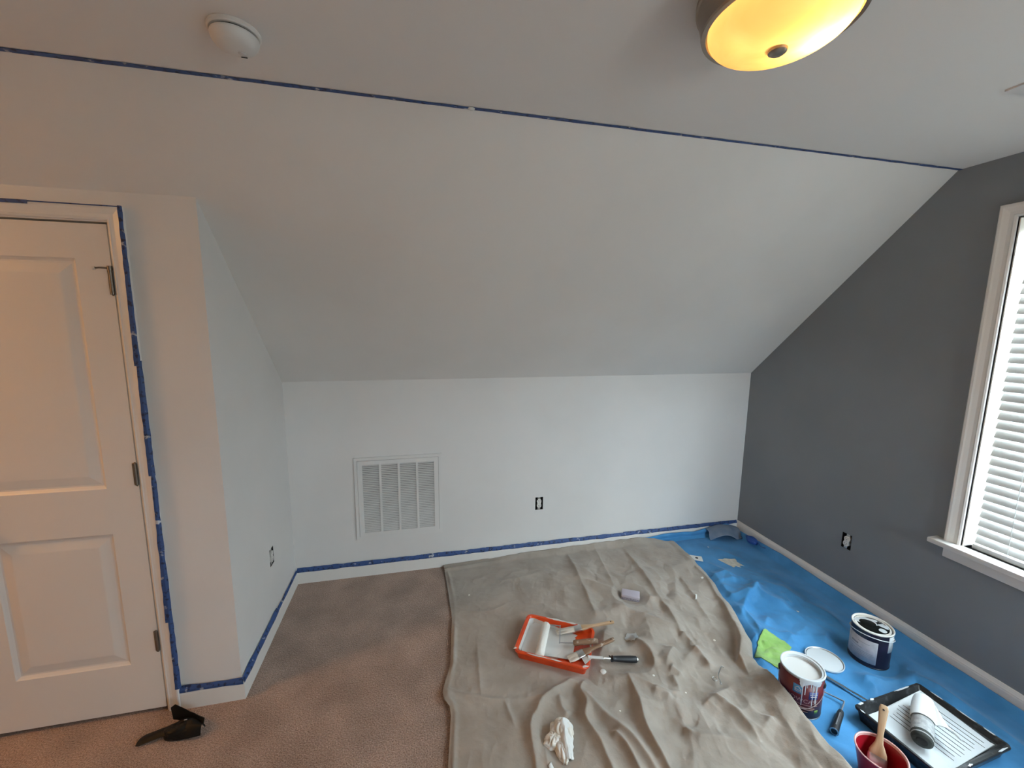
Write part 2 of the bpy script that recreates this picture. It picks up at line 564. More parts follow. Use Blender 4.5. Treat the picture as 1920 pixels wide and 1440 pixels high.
def wall(name, place, breaks, top, holes, m, label=None):
    """Flat wall: place(s,z)->xyz; columns between breaks, each running up to top(s), less the holes (s0,s1,z0,z1)."""
    bs = sorted(set(breaks) | {h[0] for h in holes} | {h[1] for h in holes})
    bm = bmesh.new()
    for a, b in zip(bs[:-1], bs[1:]):
        mid = (a + b) / 2
        hs = sorted([(h[2], h[3]) for h in holes if h[0] - 1e-9 <= mid <= h[1] + 1e-9])
        lo = 0.0
        for h0, h1 in hs + [(None, None)]:
            if h0 is None:
                q = [(a, lo), (b, lo), (b, top(b)), (a, top(a))]
            else:
                q = [(a, lo), (b, lo), (b, h0), (a, h0)]
            if abs(q[2][1] - q[1][1]) > 1e-6 or abs(q[3][1] - q[0][1]) > 1e-6:
                bm.faces.new([bm.verts.new(place(*p)) for p in q])
            lo = h1
    bmesh.ops.remove_doubles(bm, verts=bm.verts, dist=1e-5)
    return struct(obj(name, bm, m), label)


def gable(y):
    if y > -DS:
        return HK + (HC - HK) * (-y) / DS
    return HC


def quad(name, pts, m, label=None):
    bm = bmesh.new()
    bm.faces.new([bm.verts.new(p) for p in pts])
    return struct(obj(name, bm, m), label)


# outlet centres: (wall, coordinate along it, height)
OUT_BACK = (1.655, 0.402)
OUT_RET = (-0.384, 0.415)
OUT_RIGHT = (-0.872, 0.384)
OW, OH = 0.029, 0.048      # half size of the open boxes


def hole(c):
    return (c[0] - OW, c[0] + OW, c[1] - OH, c[1] + OH)


floor_o = struct(obj('floor', bbox(XL, W + 0.02, YR, 0.02, -0.05, 0.0), 'carpet'), 'beige brown cut pile carpet covering the room')
quad('ceiling', [(XL, -DS, HC), (W, -DS, HC), (W, YR, HC), (XL, YR, HC)], 'ceiling_white', 'flat off white ceiling above the sloped wall')
hd = gable(-DD)
bm = bmesh.new()
for q in ([(0, 0, HK), (W, 0, HK), (W, -DD, hd), (0, -DD, hd)], [(XL, -DD, hd), (W, -DD, hd), (W, -DS, HC), (XL, -DS, HC)]):
    bm.faces.new([bm.verts.new(p) for p in q])
bmesh.ops.remove_doubles(bm, verts=bm.verts, dist=1e-5)
struct(obj('wall_slope', bm, 'wall_white'), 'white sloped attic wall between knee wall and ceiling')
wall('wall_back', lambda s, z: (s, 0, z), (0, W), lambda s: HK, [hole(OUT_BACK)], 'wall_white', 'low white knee wall with return air grille')
wall('wall_rear', lambda s, z: (s, YR, z), (XL, W), lambda s: HC, [(RX0, RX1, RZ0, RZ1)], 'wall_white', 'white wall with a small added window behind the camera')
wall('wall_return', lambda s, z: (0, s, z), (-DD, 0), gable, [hole(OUT_RET)], 'wall_white', 'short white return wall beside the door')
DX0, DX1, DZ1 = -0.928, -0.290, 2.062   # door opening
wall('wall_left', lambda s, z: (s, -DD, z), (XL, 0), lambda s: hd, [(DX0, DX1, 0.0, DZ1)], 'wall_white', 'white wall that holds the panel door')
wall('wall_far_left', lambda s, z: (XL, s, z), (YR, -DS, -DD), gable, [], 'wall_white', 'white end wall outside the frame')
wall('wall_right', lambda s, z: (W, s, z), (YR, -DS, 0), gable,
     [hole(OUT_RIGHT), (WY1, WY0, WZ0, WZ1), (W2Y1, W2Y0, WZ0, WZ1)], 'wall_grey', 'dark grey gable wall with the window')
bm = bmesh.new()      # unseen box added behind the door, so that no daylight shows round the slab
cx0, cx1, cy0, cy1, cz = -1.2, -0.02, -DD, -0.25, 2.12
for q in ([(cx0, cy1, 0), (cx1, cy1, 0), (cx1, cy1, cz), (cx0, cy1, cz)], [(cx0, cy0, 0), (cx0, cy1, 0), (cx0, cy1, cz), (cx0, cy0, cz)],
          [(cx1, cy0, 0), (cx1, cy1, 0), (cx1, cy1, cz), (cx1, cy0, cz)], [(cx0, cy0, cz), (cx1, cy0, cz), (cx1, cy1, cz), (cx0, cy1, cz)]):
    bm.faces.new([bm.verts.new(p) for p in q])
struct(obj('wall_light_block', bm, 'wall_white'), 'unseen box added behind the closed door to block daylight')

# ---- baseboards with a moulded top: profile (distance from wall, height)
BPROF = [(0.0, 0.0), (0.015, 0.0), (0.015, 0.072), (0.0135, 0.078), (0.0135, 0.082), (0.011, 0.086), (0.008, 0.094), (0.006, HB), (0.0, HB)]


def baseboard(name, p0, p1, nrm, label, m0=0.0, m1=0.0):
    """Sweep BPROF from p0 to p1; nrm points into the room; m0/m1 mitre the ends (+ lengthens, - shortens with depth)."""
    p0, p1, nrm = Vector((*p0, 0)), Vector((*p1, 0)), Vector((*nrm, 0))
    t = (p1 - p0).normalized()
    bm = bmesh.new()
    A = [bm.verts.new(p0 + nrm * d - t * d * m0 + Vector((0, 0, z))) for d, z in BPROF]
    B = [bm.verts.new(p1 + nrm * d + t * d * m1 + Vector((0, 0, z))) for d, z in BPROF]
    n = len(BPROF)
    bm.faces.new(A)
    bm.faces.new(B[::-1])
    for i in range(n):
        bm.faces.new((A[i], B[i], B[(i + 1) % n], A[(i + 1) % n]))
    return struct(obj(name, bm, 'trim_white'), label)


baseboard('baseboard_back', (0, 0), (W, 0), (0, -1), 'white moulded baseboard along the knee wall', -1, -1)
baseboard('baseboard_return', (0, -DD), (0, 0), (1, 0), 'white baseboard along the short return wall', 1, -1)
baseboard('baseboard_left', (-0.240, -DD), (0, -DD), (0, -1), 'short white baseboard between door casing and corner', 0, 1)
baseboard('baseboard_right', (W, YR), (W, 0), (-1, 0), 'white baseboard along the dark grey wall', -1, -1)
baseboard('baseboard_far_left', (XL, -DD), (-0.995, -DD), (0, -1), 'white baseboard left of the door', 0, 0)
baseboard('baseboard_rear', (XL, YR), (W, YR), (0, 1), 'white baseboard behind the camera', -1, -1)

# ------------------------------------------------------------------ door


def door_slab():
    """Two-panel moulded door in local x (0..w), z (0..h), front at y=0, back y=+t."""
    w, h, t = 0.618, 2.030, 0.035
    xb = (0.112, w - 0.110)
    panels = ((0.225, 0.820), (1.012, 1.905))
    bm = bmesh.new()
    F = lambda *p: bm.faces.new([bm.verts.new(q) for q in p])

    def rect(x0, x1, z0, z1, y=0.0):
        F((x0, y, z0), (x1, y, z0), (x1, y, z1), (x0, y, z1))
    zs = [0, panels[0][0], panels[0][1], panels[1][0], panels[1][1], h]
    rect(0, xb[0], 0, h); rect(xb[1], w, 0, h)
    for a, b in ((0, 1), (2, 3), (4, 5)):
        rect(xb[0], xb[1], zs[a], zs[b])
    prof = [(0, 0), (0.004, 0.004), (0.012, 0.010), (0.018, 0.0105), (0.026, 0.0085), (0.052, 0.0025), (0.056, 0.002)]
    for z0, z1 in panels:
        for (i0, y0), (i1, y1) in zip(prof[:-1], prof[1:]):
            a = [(xb[0] + i0, y0, z0 + i0), (xb[1] - i0, y0, z0 + i0), (xb[1] - i0, y0, z1 - i0), (xb[0] + i0, y0, z1 - i0)]
            b = [(xb[0] + i1, y1, z0 + i1), (xb[1] - i1, y1, z0 + i1), (xb[1] - i1, y1, z1 - i1), (xb[0] + i1, y1, z1 - i1)]
            for k in range(4):
                F(a[k], a[(k + 1) % 4], b[(k + 1) % 4], b[k])
        i, y = prof[-1]
        rect(xb[0] + i, xb[1] - i, z0 + i, z1 - i, y)
    F((0, 0, 0), (0, 0, h), (0, t, h), (0, t, 0)); F((w, 0, 0), (w, t, 0), (w, t, h), (w, 0, h))
    F((0, 0, h), (w, 0, h), (w, t, h), (0, t, h)); F((0, 0, 0), (0, t, 0), (w, t, 0), (w, 0, 0))
    F((0, t, 0), (0, t, h), (w, t, h), (w, t, 0))
    bmesh.ops.remove_doubles(bm, verts=bm.verts, dist=1e-5)
    return bm


door = bpy.data.objects.new('door_1', None)
COL.objects.link(door)
door.location = (-0.917, -DD, 0.0)
struct(door, 'white two panel interior door, closed, with metal hinges')
obj('slab', door_slab(), 'door_white', door, loc=(0, -0.003, 0.020))
xo = 0.917
# jamb and stop
jm = bmesh.new()
box(jm, DX1 + xo - 0.006, DX1 + xo + 0.012, -0.002, 0.11, 0, DZ1)
box(jm, DX0 + xo - 0.012, DX0 + xo + 0.007, -0.002, 0.11, 0, DZ1)
box(jm, DX0 + xo - 0.012, DX1 + xo + 0.012, -0.002, 0.11, DZ1 - 0.004, DZ1 + 0.012)
box(jm, DX1 + xo - 0.030, DX1 + xo, 0.040, 0.055, 0, DZ1)
box(jm, DX0 + xo, DX0 + xo + 0.030, 0.040, 0.055, 0, DZ1)
box(jm, DX0 + xo, DX1 + xo, 0.040, 0.055, DZ1 - 0.030, DZ1)
obj('jamb', jm, 'trim_white', door)
# casing: profile (u across from the opening edge outwards, thickness)
CPROF = [(0.0, 0.0), (0.0, 0.010), (0.006, 0.013), (0.010, 0.0115), (0.020, 0.012), (0.034, 0.016), (0.040, 0.0185), (0.046, 0.0185), (0.050, 0.016), (0.050, 0.0)]


def casing(a, b, out, nrm, m0, m1, prof=CPROF, scale=1.0):
    """One casing board from a to b (inner edge line), growing along out, standing off along nrm; mitred ends."""
    a, b, out, nrm = Vector(a), Vector(b), Vector(out), Vector(nrm)
    t = (b - a).normalized()
    bm = bmesh.new()
    A = [bm.verts.new(a + out * u * scale + nrm * d - t * u * scale * m0) for u, d in prof]
    B = [bm.verts.new(b + out * u * scale + nrm * d + t * u * scale * m1) for u, d in prof]
    n = len(prof)
    bm.faces.new(A)
    bm.faces.new(B[::-1])
    for i in range(n):
        bm.faces.new((A[i], B[i], B[(i + 1) % n], A[(i + 1) % n]))
    return bm


ci0, ci1, cit = DX0 + xo - 0.003, DX1 + xo + 0.001, DZ1 + 0.002
obj('casing', casing((ci1, 0, 0), (ci1, 0, cit), (1, 0, 0), (0, -1, 0), 0, 1), 'trim_white', door)
obj('casing', casing((ci0, 0, 0), (ci0, 0, cit), (-1, 0, 0), (0, -1, 0), 0, 1), 'trim_white', door)
obj('casing', casing((ci0, 0, cit), (ci1, 0, cit), (0, 0, 1), (0, -1, 0), 1, 1), 'trim_white', door)
for k, hz in enumerate((1.840, 1.088, 0.343)):
    hm = tube([(0, 0, -0.045), (0, 0, 0.045)], 0.0062, 12)
    tube([(0, 0, 0.045), (0, 0, 0.050)], [0.0045, 0.002], 12, hm)
    tube([(0, 0, -0.050), (0, 0, -0.045)], [0.002, 0.0045], 12, hm)
    box(hm, -0.010, 0.0, 0.001, 0.006, -0.045, 0.045)
    ho = obj('hinge', hm, 'hinge_metal', door, True, loc=(-0.3005 + xo, -0.009, hz))
    if k == 0:      # hinge pin door stop: a stubby arm with a rubber tip
        sm = tube([(0.004, 0, 0.052), (-0.030, -0.008, 0.052), (-0.040, -0.010, 0.050)], [0.0035, 0.003, 0.003], 8)
        tube([(0, 0, 0.044), (0, 0, 0.060)], 0.008, 12, sm)
        obj('pin_stop', sm, 'hinge_metal', ho, True)
        obj('rubber_tip', tube([(-0.040, -0.010, 0.050), (-0.047, -0.011, 0.049)], 0.006, 10), 'plate_white', ho, True)
kn = lathe([(0, -0.001), (0.032, -0.001), (0.032, 0.006), (0.012, 0.009), (0.012, 0.030), (0.022, 0.036), (0.027, 0.048), (0.024, 0.060), (0.012, 0.066), (0, 0.067)], 32)
obj('door_knob', kn, 'hinge_metal', door, True, loc=(0.060, -0.003, 0.950), rot=(PI / 2, 0, 0))

# ------------------------------------------------------------------ windows and blinds


def window(name, ya, yb, label):
    """Window in the grey wall; ya is the left (towards the knee wall) inner edge, yb the right one."""
    r = bpy.data.objects.new(name, None)
    COL.objects.link(r)
    r.location = (W, 0, 0)
    struct(r, label)
    dp = 0.13
    j = bmesh.new()
    box(j, 0, dp, ya - 0.004, ya + 0.015, WZ0, WZ1)
    box(j, 0, dp, yb - 0.015, yb + 0.004, WZ0, WZ1)
    box(j, 0, dp, yb, ya, WZ1 - 0.004, WZ1 + 0.015)
    box(j, 0, dp, yb, ya, WZ0 - 0.015, WZ0 + 0.004)
    obj('jamb', j, 'trim_white', r)
    g = 0.058 / 0.050
    obj('casing', casing((0, ya + 0.005, WZ0), (0, ya + 0.005, WZ1 + 0.005), (0, 1, 0), (-1, 0, 0), 0, 1, scale=g), 'trim_white', r)
    obj('casing', casing((0, yb - 0.005, WZ0), (0, yb - 0.005, WZ1 + 0.005), (0, -1, 0), (-1, 0, 0), 0, 1, scale=g), 'trim_white', r)
    obj('casing', casing((0, ya + 0.005, WZ1 + 0.005), (0, yb - 0.005, WZ1 + 0.005), (0, 0, 1), (-1, 0, 0), 1, 1, scale=g), 'trim_white', r)
    obj('sill', bbox(-0.062, 0.06, yb - 0.105, ya + 0.105, WZ0 - 0.022, WZ0 + 0.004, 0.006), 'trim_white', r, 30)
    obj('apron', bbox(-0.016, 0.0, yb - 0.06, ya + 0.06, WZ0 - 0.082, WZ0 - 0.020, 0.003), 'trim_white', r, 30)
    # double-hung sash frames and panes
    zm = (WZ0 + WZ1) / 2
    for z0, z1, x in ((WZ0 + 0.004, zm + 0.02, 0.085), (zm - 0.02, WZ1 - 0.004, 0.110)):
        f = bmesh.new()
        s = 0.04
        box(f, x, x + 0.025, yb + 0.004, yb + 0.004 + s, z0, z1)
        box(f, x, x + 0.025, ya - 0.004 - s, ya - 0.004, z0, z1)
        box(f, x, x + 0.025, yb + 0.004 + s, ya - 0.004 - s, z0, z0 + s)
        box(f, x, x + 0.025, yb + 0.004 + s, ya - 0.004 - s, z1 - s, z1)
        fo = obj('sash', f, 'vinyl_white', r)
        obj('pane', bbox(x + 0.010, x + 0.014, yb + 0.040, ya - 0.040, z0 + s - 0.004, z1 - s + 0.004), 'glass', fo)
    return r


window('window_1', WY0, WY1, 'white cased window with blinds in the grey wall')
window('window_2_added', W2Y0, W2Y1, 'unseen second white cased window added along the grey wall for daylight')  # unseen, added to bring in more daylight


r3 = bpy.data.objects.new('window_3_added', None)  # unseen, added to light the walls from behind the camera
COL.objects.link(r3)
r3.location = (0, YR, 0)
struct(r3, 'small white framed window added unseen behind the camera for daylight')
jm = bmesh.new()
box(jm, RX0 - .015, RX0 + .03, -.13, .0, RZ0 - .015, RZ1 + .015)
box(jm, RX1 - .03, RX1 + .015, -.13, .0, RZ0 - .015, RZ1 + .015)
box(jm, RX0 + .03, RX1 - .03, -.13, .0, RZ1 - .03, RZ1 + .015)
box(jm, RX0 + .03, RX1 - .03, -.13, .0, RZ0 - .015, RZ0 + .03)
obj('frame', jm, 'vinyl_white', r3)
obj('pane', bbox(RX0 + .028, RX1 - .028, -.08, -.076, RZ0 + .028, RZ1 - .028), 'glass', r3)
for a_, b_, o_ in (((RX0, 0, RZ0), (RX0, 0, RZ1), (-1, 0, 0)), ((RX1, 0, RZ0), (RX1, 0, RZ1), (1, 0, 0)), ((RX0, 0, RZ0), (RX1, 0, RZ0), (0, 0, -1)), ((RX0, 0, RZ1), (RX1, 0, RZ1), (0, 0, 1))):
    obj('casing', casing(a_, b_, o_, (0, 1, 0), 1, 1), 'trim_white', r3)


def blind(ya, yb, label, raised=False):
    r = thing('window_blind', label, 'blind', (W, 0, 0))
    xc, zt = 0.042, WZ1 - 0.008
    ya, yb = ya - 0.026, yb + 0.026
    obj('head_rail', bbox(0.006, 0.066, yb, ya, zt - 0.055, zt, 0.003), 'blind_white', r)
    zb = zt - 0.24 if raised else WZ0 + 0.0045
    pitch_ = 0.0042 if raised else 0.0435
    obj('bottom_rail', bbox(xc - 0.026, xc + 0.026, yb, ya, zb, zb + 0.024, 0.004), 'blind_white', r, 30)
    tilt = 0.0 if raised else math.radians(63)
    # one gently crowned slat, shared by all; inner (room side) edge tilts down
    n = 6
    prof = []
    for i in range(n + 1):
        u = i / n - 0.5
        prof.append((u * 0.050, 0.0028 * (1 - (2 * u) ** 2)))
    loop = prof + [(x, z - 0.0026) for x, z in prof[::-1]]
    c, s = math.cos(tilt), math.sin(tilt)
    loop = [(x * c - z * s, x * s + z * c) for x, z in loop]
    bm = bmesh.new()
    A = [bm.verts.new((x, yb, z)) for x, z in loop]
    B = [bm.verts.new((x, ya, z)) for x, z in loop]
    m = len(loop)
    bm.faces.new(A); bm.faces.new(B[::-1])
    for i in range(m):
        bm.faces.new((A[i], A[(i + 1) % m], B[(i + 1) % m], B[i]))
    z = zb + (0.028 if raised else 0.050)
    first = None
    while z < zt - (0.062 if raised else 0.060):
        if first is None:
            first = obj('slat', bm, 'blind_white', r, 30, loc=(xc, 0, z))
        else:
            o = first.copy(); COL.objects.link(o); o.parent = r; o.location = (xc, 0, z)
        z += pitch_
    for y in (ya - 0.12, (ya + yb) / 2, yb + 0.12):
        cm = tube([(xc - 0.023, y, zb + 0.012), (xc - 0.023, y, zt - 0.05)], 0.0011, 6)
        tube([(xc + 0.023, y, zb + 0.012), (xc + 0.023, y, zt - 0.05)], 0.0011, 6, cm)
        obj('ladder_cord', cm, 'blind_white', r)
    return r


blind(WY0, WY1, 'white horizontal slat blind lowered in the window nearest the knee wall')
blind(W2Y0, W2Y1, 'white slat blind lowered in the added second window outside the picture')

# ------------------------------------------------------------------ painter's tape


def strip(name, path, w0, w1, nrm, wdir, label, wob=0.0015, seed=0, lip=0.0, lipdir=None, th=0.0007, step=0.02, fray=0.0):
    """Tape along a polyline. The tape lies against a face with normal nrm, its width growing along wdir from w0 to w1
    along the path; lip > 0 folds a second band of that width along lipdir. Edges wander by wob."""
    rnd = random.Random(seed)
    P = [Vector(p) for p in path]
    pts = []
    for a, b in zip(P[:-1], P[1:]):
        n = max(2, int((b - a).length / step))
        pts += [a.lerp(b, i / n) for i in range(n)]
    pts.append(P[-1])
    nrm, wdir = Vector(nrm), Vector(wdir)
    bm = bmesh.new()
    rows = []
    N = len(pts)
    for i, p in enumerate(pts):
        t = i / (N - 1)
        w = w0 + (w1 - w0) * t
        a = mnoise.noise((i * 0.23, seed * 3.1, 0)) * wob
        b = mnoise.noise((i * 0.31, seed * 5.7, 9)) * wob + (rnd.uniform(-fray, fray) if fray else 0)
        lift = 0.0004 + 0.0008 * abs(mnoise.noise((i * 0.4, seed, 4)))
        row = []
        outer = p + wdir * (w + b)
        inner = p + wdir * a
        row.append(outer + nrm * lift)
        row.append(inner + nrm * 0.0004)
        if lip:
            row.append(inner + Vector(lipdir) * (lip + 0.5 * b) + nrm * 0.0004)
        rows.append([bm.verts.new(q) for q in row])
    k = len(rows[0])
    for A, B in zip(rows[:-1], rows[1:]):
        for j in range(k - 1):
            bm.faces.new((A[j], B[j], B[j + 1], A[j + 1]))
    bm.normal_update()
    ref = sum((f.normal.dot(nrm) for f in bm.faces), 0.0)
    if ref < 0:
        bmesh.ops.reverse_faces(bm, faces=bm.faces[:])
    bmesh.ops.solidify(bm, geom=bm.faces[:], thickness=-th)
    o = obj(name, bm, 'tape')
    return tag(o, label, 'tape', None)


TN = 'painters_tape'
# ceiling line (on the ceiling, along the joint with the slope)
for k, (a, b, wa, wb, lab) in enumerate((
        (-1.6, 0.10, 0.023, 0.021, 'blue painter\'s tape on the ceiling joint from the left to below the smoke detector'),
        (0.10, 1.015, 0.020, 0.016, 'blue painter\'s tape on the ceiling joint between smoke detector and white dab'),
        (1.025, 2.05, 0.019, 0.016, 'blue painter\'s tape on the ceiling joint right of the white dab'),
        (2.04, W - 0.001, 0.015, 0.017, 'blue painter\'s tape on the ceiling joint ending at the grey wall'))):
    strip(TN, [(a, -DS - 0.001, HC - 0.001), (b, -DS - 0.001, HC - 0.001)], wa, wb, (0, 0, -1), (0, -1, 0), lab, 0.003, 10 + k)
dab = lathe([(0, -0.004), (0.008, -0.003), (0.013, 0), (0.010, 0.002), (0, 0.003)], 14)
tag(obj('paint_dab', dab, 'paint_white', None, True, loc=(1.02, -DS - 0.010, HC - 0.003)), 'white dab of paint on the blue ceiling tape', 'paint')
# door casing: side pieces wrap from the casing edge onto its face
cxe = -0.2395      # outer edge of the right casing
for k, (z0, z1, dx, wa, wb, lab) in enumerate((
        (2.116, 1.525, -0.002, 0.008, 0.015, 'blue painter\'s tape down the door casing beside the top hinge'),
        (1.545, 1.080, 0.002, 0.009, 0.012, 'blue painter\'s tape down the door casing between top and middle hinge'),
        (1.090, 0.430, 0.002, 0.004, 0.016, 'blue painter\'s tape down the door casing below the middle hinge'),
        (0.440, 0.108, 0.003, 0.006, 0.010, 'blue painter\'s tape down the door casing just above the baseboard'))):
    strip(TN, [(cxe, -DD - 0.0192 - 0.0003 * k, z0), (cxe, -DD - 0.0192 - 0.0003 * k, z1)], wa, wb, (0, -1, 0), (-1, 0, 0), lab, 0.0022, 30 + k, lip=0.006 + dx, lipdir=(1, 0.75, 0), step=0.012)
strip(TN, [(-0.245, -DD - 0.019, 2.1140), (-0.527, -DD - 0.019, 2.1155)], 0.004, 0.005, (0, -1, 0), (0, 0, -1), 'thin blue painter\'s tape along the top of the door casing', 0.001, 41)
strip(TN, [(-0.515, -DD - 0.0196, 2.1160), (-0.970, -DD - 0.0196, 2.1170)], 0.013, 0.013, (0, -1, 0), (0, 0, -1), 'wider blue painter\'s tape over the left half of the door casing top', 0.001, 42)
# baseboards: a slanting band over the moulded top
for k, (x0, x1, lab) in enumerate(((0.012, 0.80, 'blue painter\'s tape on the back baseboard below the air grille'),
                                   (0.80, 1.42, 'blue painter\'s tape on the back baseboard above the canvas corner'),
                                   (1.41, 2.35, 'blue painter\'s tape on the back baseboard below the outlet'),
                                   (2.34, W - 0.016, 'blue painter\'s tape on the back baseboard ending at the grey wall'))):
    strip(TN, [(x0, -0.0155, HB - 0.013), (x1, -0.0155, HB - 0.013)], 0.022, 0.020, (0, -0.8, 0.6), (0, 0.55, 0.83), lab, 0.004, 50 + k, lip=0.008, lipdir=(0, 0, -1), fray=0.0012)
strip(TN, [(0.0155, -0.018, HB - 0.010), (0.0155, -0.40, HB - 0.010)], 0.012, 0.014, (0.8, 0, 0.6), (-0.55, 0, 0.83), 'blue painter\'s tape on the return baseboard under its outlet', 0.003, 61, lip=0.004, lipdir=(0, 0, -1))
strip(TN, [(0.0160, -0.39, HB - 0.012), (0.0160, -DD - 0.014, HB - 0.012)], 0.020, 0.022, (0.8, 0, 0.6), (-0.55, 0, 0.83), 'blue painter\'s tape on the return baseboard near the corner', 0.004, 62, lip=0.008, lipdir=(0, 0, -1))
strip(TN, [(-0.238, -DD - 0.0155, HB - 0.006), (0.012, -DD - 0.0155, HB - 0.010)], 0.018, 0.016, (0, -0.8, 0.6), (0, 0.55, 0.83), 'blue painter\'s tape on the short baseboard between door and corner', 0.003, 63, lip=0.010, lipdir=(0, 0, -1))

# ------------------------------------------------------------------ outlets


def outlet(name, M, label, twist=0.0):
    """Uncovered duplex receptacle in an open box. M maps local (x right, y into the wall, z up) at the wall face."""
    r = thing(name, label, 'outlet')
    r.matrix_world = M
    b = bmesh.new()
    for x0, x1, z0, z1 in ((-OW - 0.003, -OW, -OH - 0.003, OH + 0.003), (OW, OW + 0.003, -OH - 0.003, OH + 0.003),
                           (-OW, OW, -OH - 0.003, -OH), (-OW, OW, OH, OH + 0.003)):
        box(b, x0, x1, 0.0005, 0.045, z0, z1)
    box(b, -OW - 0.003, OW + 0.003, 0.045, 0.048, -OH - 0.003, OH + 0.003)
    obj('box', b, 'box_black', r)
    rc = bpy.data.objects.new('receptacle', None)
    # yoke strap
    y = bmesh.new()
    box(y, -0.010, 0.010, 0.003, 0.0045, -0.050, 0.050)
    yo = obj('yoke', y, 'steel', r, rot=(0, twist, 0))
    # figure-of-eight face
    pts = []
    for k in range(40):
        a = 2 * PI * k / 40
        x = 0.0165 * math.cos(a)
        z = 0.033 * math.sin(a)
        w = 0.0165 - 0.0045 * math.exp(-(z / 0.006) ** 2)
        pts.append((max(-w, min(w, x * 1.35)), z))
    bm = bmesh.new()
    A = [bm.verts.new((x, 0.020, z)) for x, z in pts]
    B = [bm.verts.new((x, -0.003, z)) for x, z in pts]
    bm.faces.new(A[::-1]); bm.faces.new(B)
    for i in range(40):
        bm.faces.new((A[i], A[(i + 1) % 40], B[(i + 1) % 40], B[i]))
    fo = obj('face', bm, 'plate_white', r, rot=(0, twist, 0))
    for zc in (0.0185, -0.0185):
        s = bmesh.new()
        box(s, -0.0075, -0.0055, -0.0034, -0.002, zc - 0.001, zc + 0.0075)
        box(s, 0.0050, 0.0070, -0.0034, -0.002, zc - 0.0005, zc + 0.0065)
        tube([(0, -0.0034, zc - 0.007), (0, -0.002, zc - 0.007)], 0.0025, 10, s)
        obj('slots', s, 'slot_dark', fo)
    sm = tube([(0, -0.0038, 0), (0, -0.002, 0)], 0.0030, 12)
    obj('screw', sm, 'steel', fo)
    return r


Mx = lambda loc, x, y: Matrix.Translation(loc) @ Matrix((Vector(x), Vector(y), Vector((0, 0, 1)))).transposed().to_4x4()
outlet('outlet', Mx((OUT_BACK[0], 0, OUT_BACK[1]), (1, 0, 0), (0, 1, 0)), 'uncovered white duplex outlet in the low knee wall')
outlet('outlet', Mx((0, OUT_RET[0], OUT_RET[1]), (0, 1, 0), (-1, 0, 0)), 'uncovered outlet in the short return wall beside the door')
outlet('outlet', Mx((W, OUT_RIGHT[0], OUT_RIGHT[1]), (0, -1, 0), (1, 0, 0)), 'uncovered white outlet, slightly crooked, in the dark grey wall', 0.12)

# ------------------------------------------------------------------ return air grille
gr = thing('return_air_grille', 'white louvered return air grille on the low knee wall', 'air grille', (0.672, -0.0005, 0.545))
ga, gb = 0.282, 0.283
fm = bmesh.new()
for x0, x1, z0, z1 in ((-ga, ga, gb - 0.020, gb), (-ga, ga, -gb, -gb + 0.020), (-ga, -ga + 0.020, -gb + 0.020, gb - 0.020), (ga - 0.020, ga, -gb + 0.020, gb - 0.020)):
    box(fm, x0, x1, -0.010, 0, z0, z1)
obj('frame', fm, 'grille_white', gr)
obj('duct_shade_plate', bbox(-ga + 0.015, ga - 0.015, -0.002, 0, -gb + 0.015, gb - 0.015), 'duct_shade', gr)  # dark plate painted as the shade behind the louvers
dm = bmesh.new()
e, f = ga - 0.0215, gb - 0.0215
for x0, x1, z0, z1 in ((-e, e, f - 0.028, f), (-e, e, -f, -f + 0.028), (-e, -e + 0.030, -f + 0.028, f - 0.028), (e - 0.030, e, -f + 0.028, f - 0.028)):
    box(dm, x0, x1, -0.0125, -0.002, z0, z1)
do = obj('door_frame', dm, 'grille_white', gr)
colw = (2 * (e - 0.030) - 3 * 0.014) / 4
for c in range(3):
    x = -e + 0.030 + (c + 1) * colw + c * 0.014
    obj('mullion', bbox(x, x + 0.014, -0.0125, -0.003, -f + 0.028, f - 0.028), 'grille_white', gr)
lv = bmesh.new()
th = math.radians(40)
box(lv, 0, colw, -0.0052, 0.0052, -0.0006, 0.0006, Matrix.Rotation(th, 4, 'X'))
first = None
NL = 38
for c in range(4):
    x = -e + 0.030 + c * (colw + 0.014)
    for i in range(NL):
        z = -f + 0.034 + i * (2 * f - 0.068) / (NL - 1)
        if first is None:
            first = obj('louver', lv, 'grille_white', gr, loc=(x, -0.0075, z))
        else:
            o = first.copy(); COL.objects.link(o); o.parent = gr; o.location = (x, -0.0075, z)

# ------------------------------------------------------------------ ceiling fixtures


def ceiling_lamp(x, y, label, rotz=0.0, glass='lamp_glass'):
    r = thing('ceiling_light', label, 'light', (x, y, HC), rotz)
    obj('pan', lathe([(0, 0), (0.178, 0), (0.181, -0.004), (0.181, -0.014), (0.177, -0.018), (0.166, -0.062), (0.167, -0.066), (0.165, -0.072), (0.155, -0.073), (0.153, -0.060), (0.152, -0.006), (0, -0.004)], 72), 'nickel', r, 30)
    prof = [(0.1515, -0.062)]
    for k in range(0, 15):
        a = (k / 14) * PI / 2
        prof.append((0.1515 * math.cos(a), -0.068 - 0.058 * math.sin(a)))
    prof[-1] = (0.0, -0.126)
    obj('glass_bowl', lathe(prof, 72), glass, r, 'all')
    fi = lathe([(0, -0.121), (0.018, -0.122), (0.0205, -0.126), (0.0195, -0.131), (0.014, -0.135), (0.006, -0.1365), (0, -0.137)], 28)
    obj('finial', fi, 'nickel', r, 30)
    for k, (bx, by) in enumerate(((0.070, -0.050), (-0.070, 0.040))):
        li = bpy.data.lights.new('bulb', 'POINT')
        li.energy = 2.0 if k == 0 else 0.04
        li.color = (1.0, 0.68, 0.32)
        li.shadow_soft_size = 0.020
        lo = bpy.data.objects.new('bulb', li)
        COL.objects.link(lo)
        lo.parent = r
        lo.location = (bx, by, -0.078)
    return r


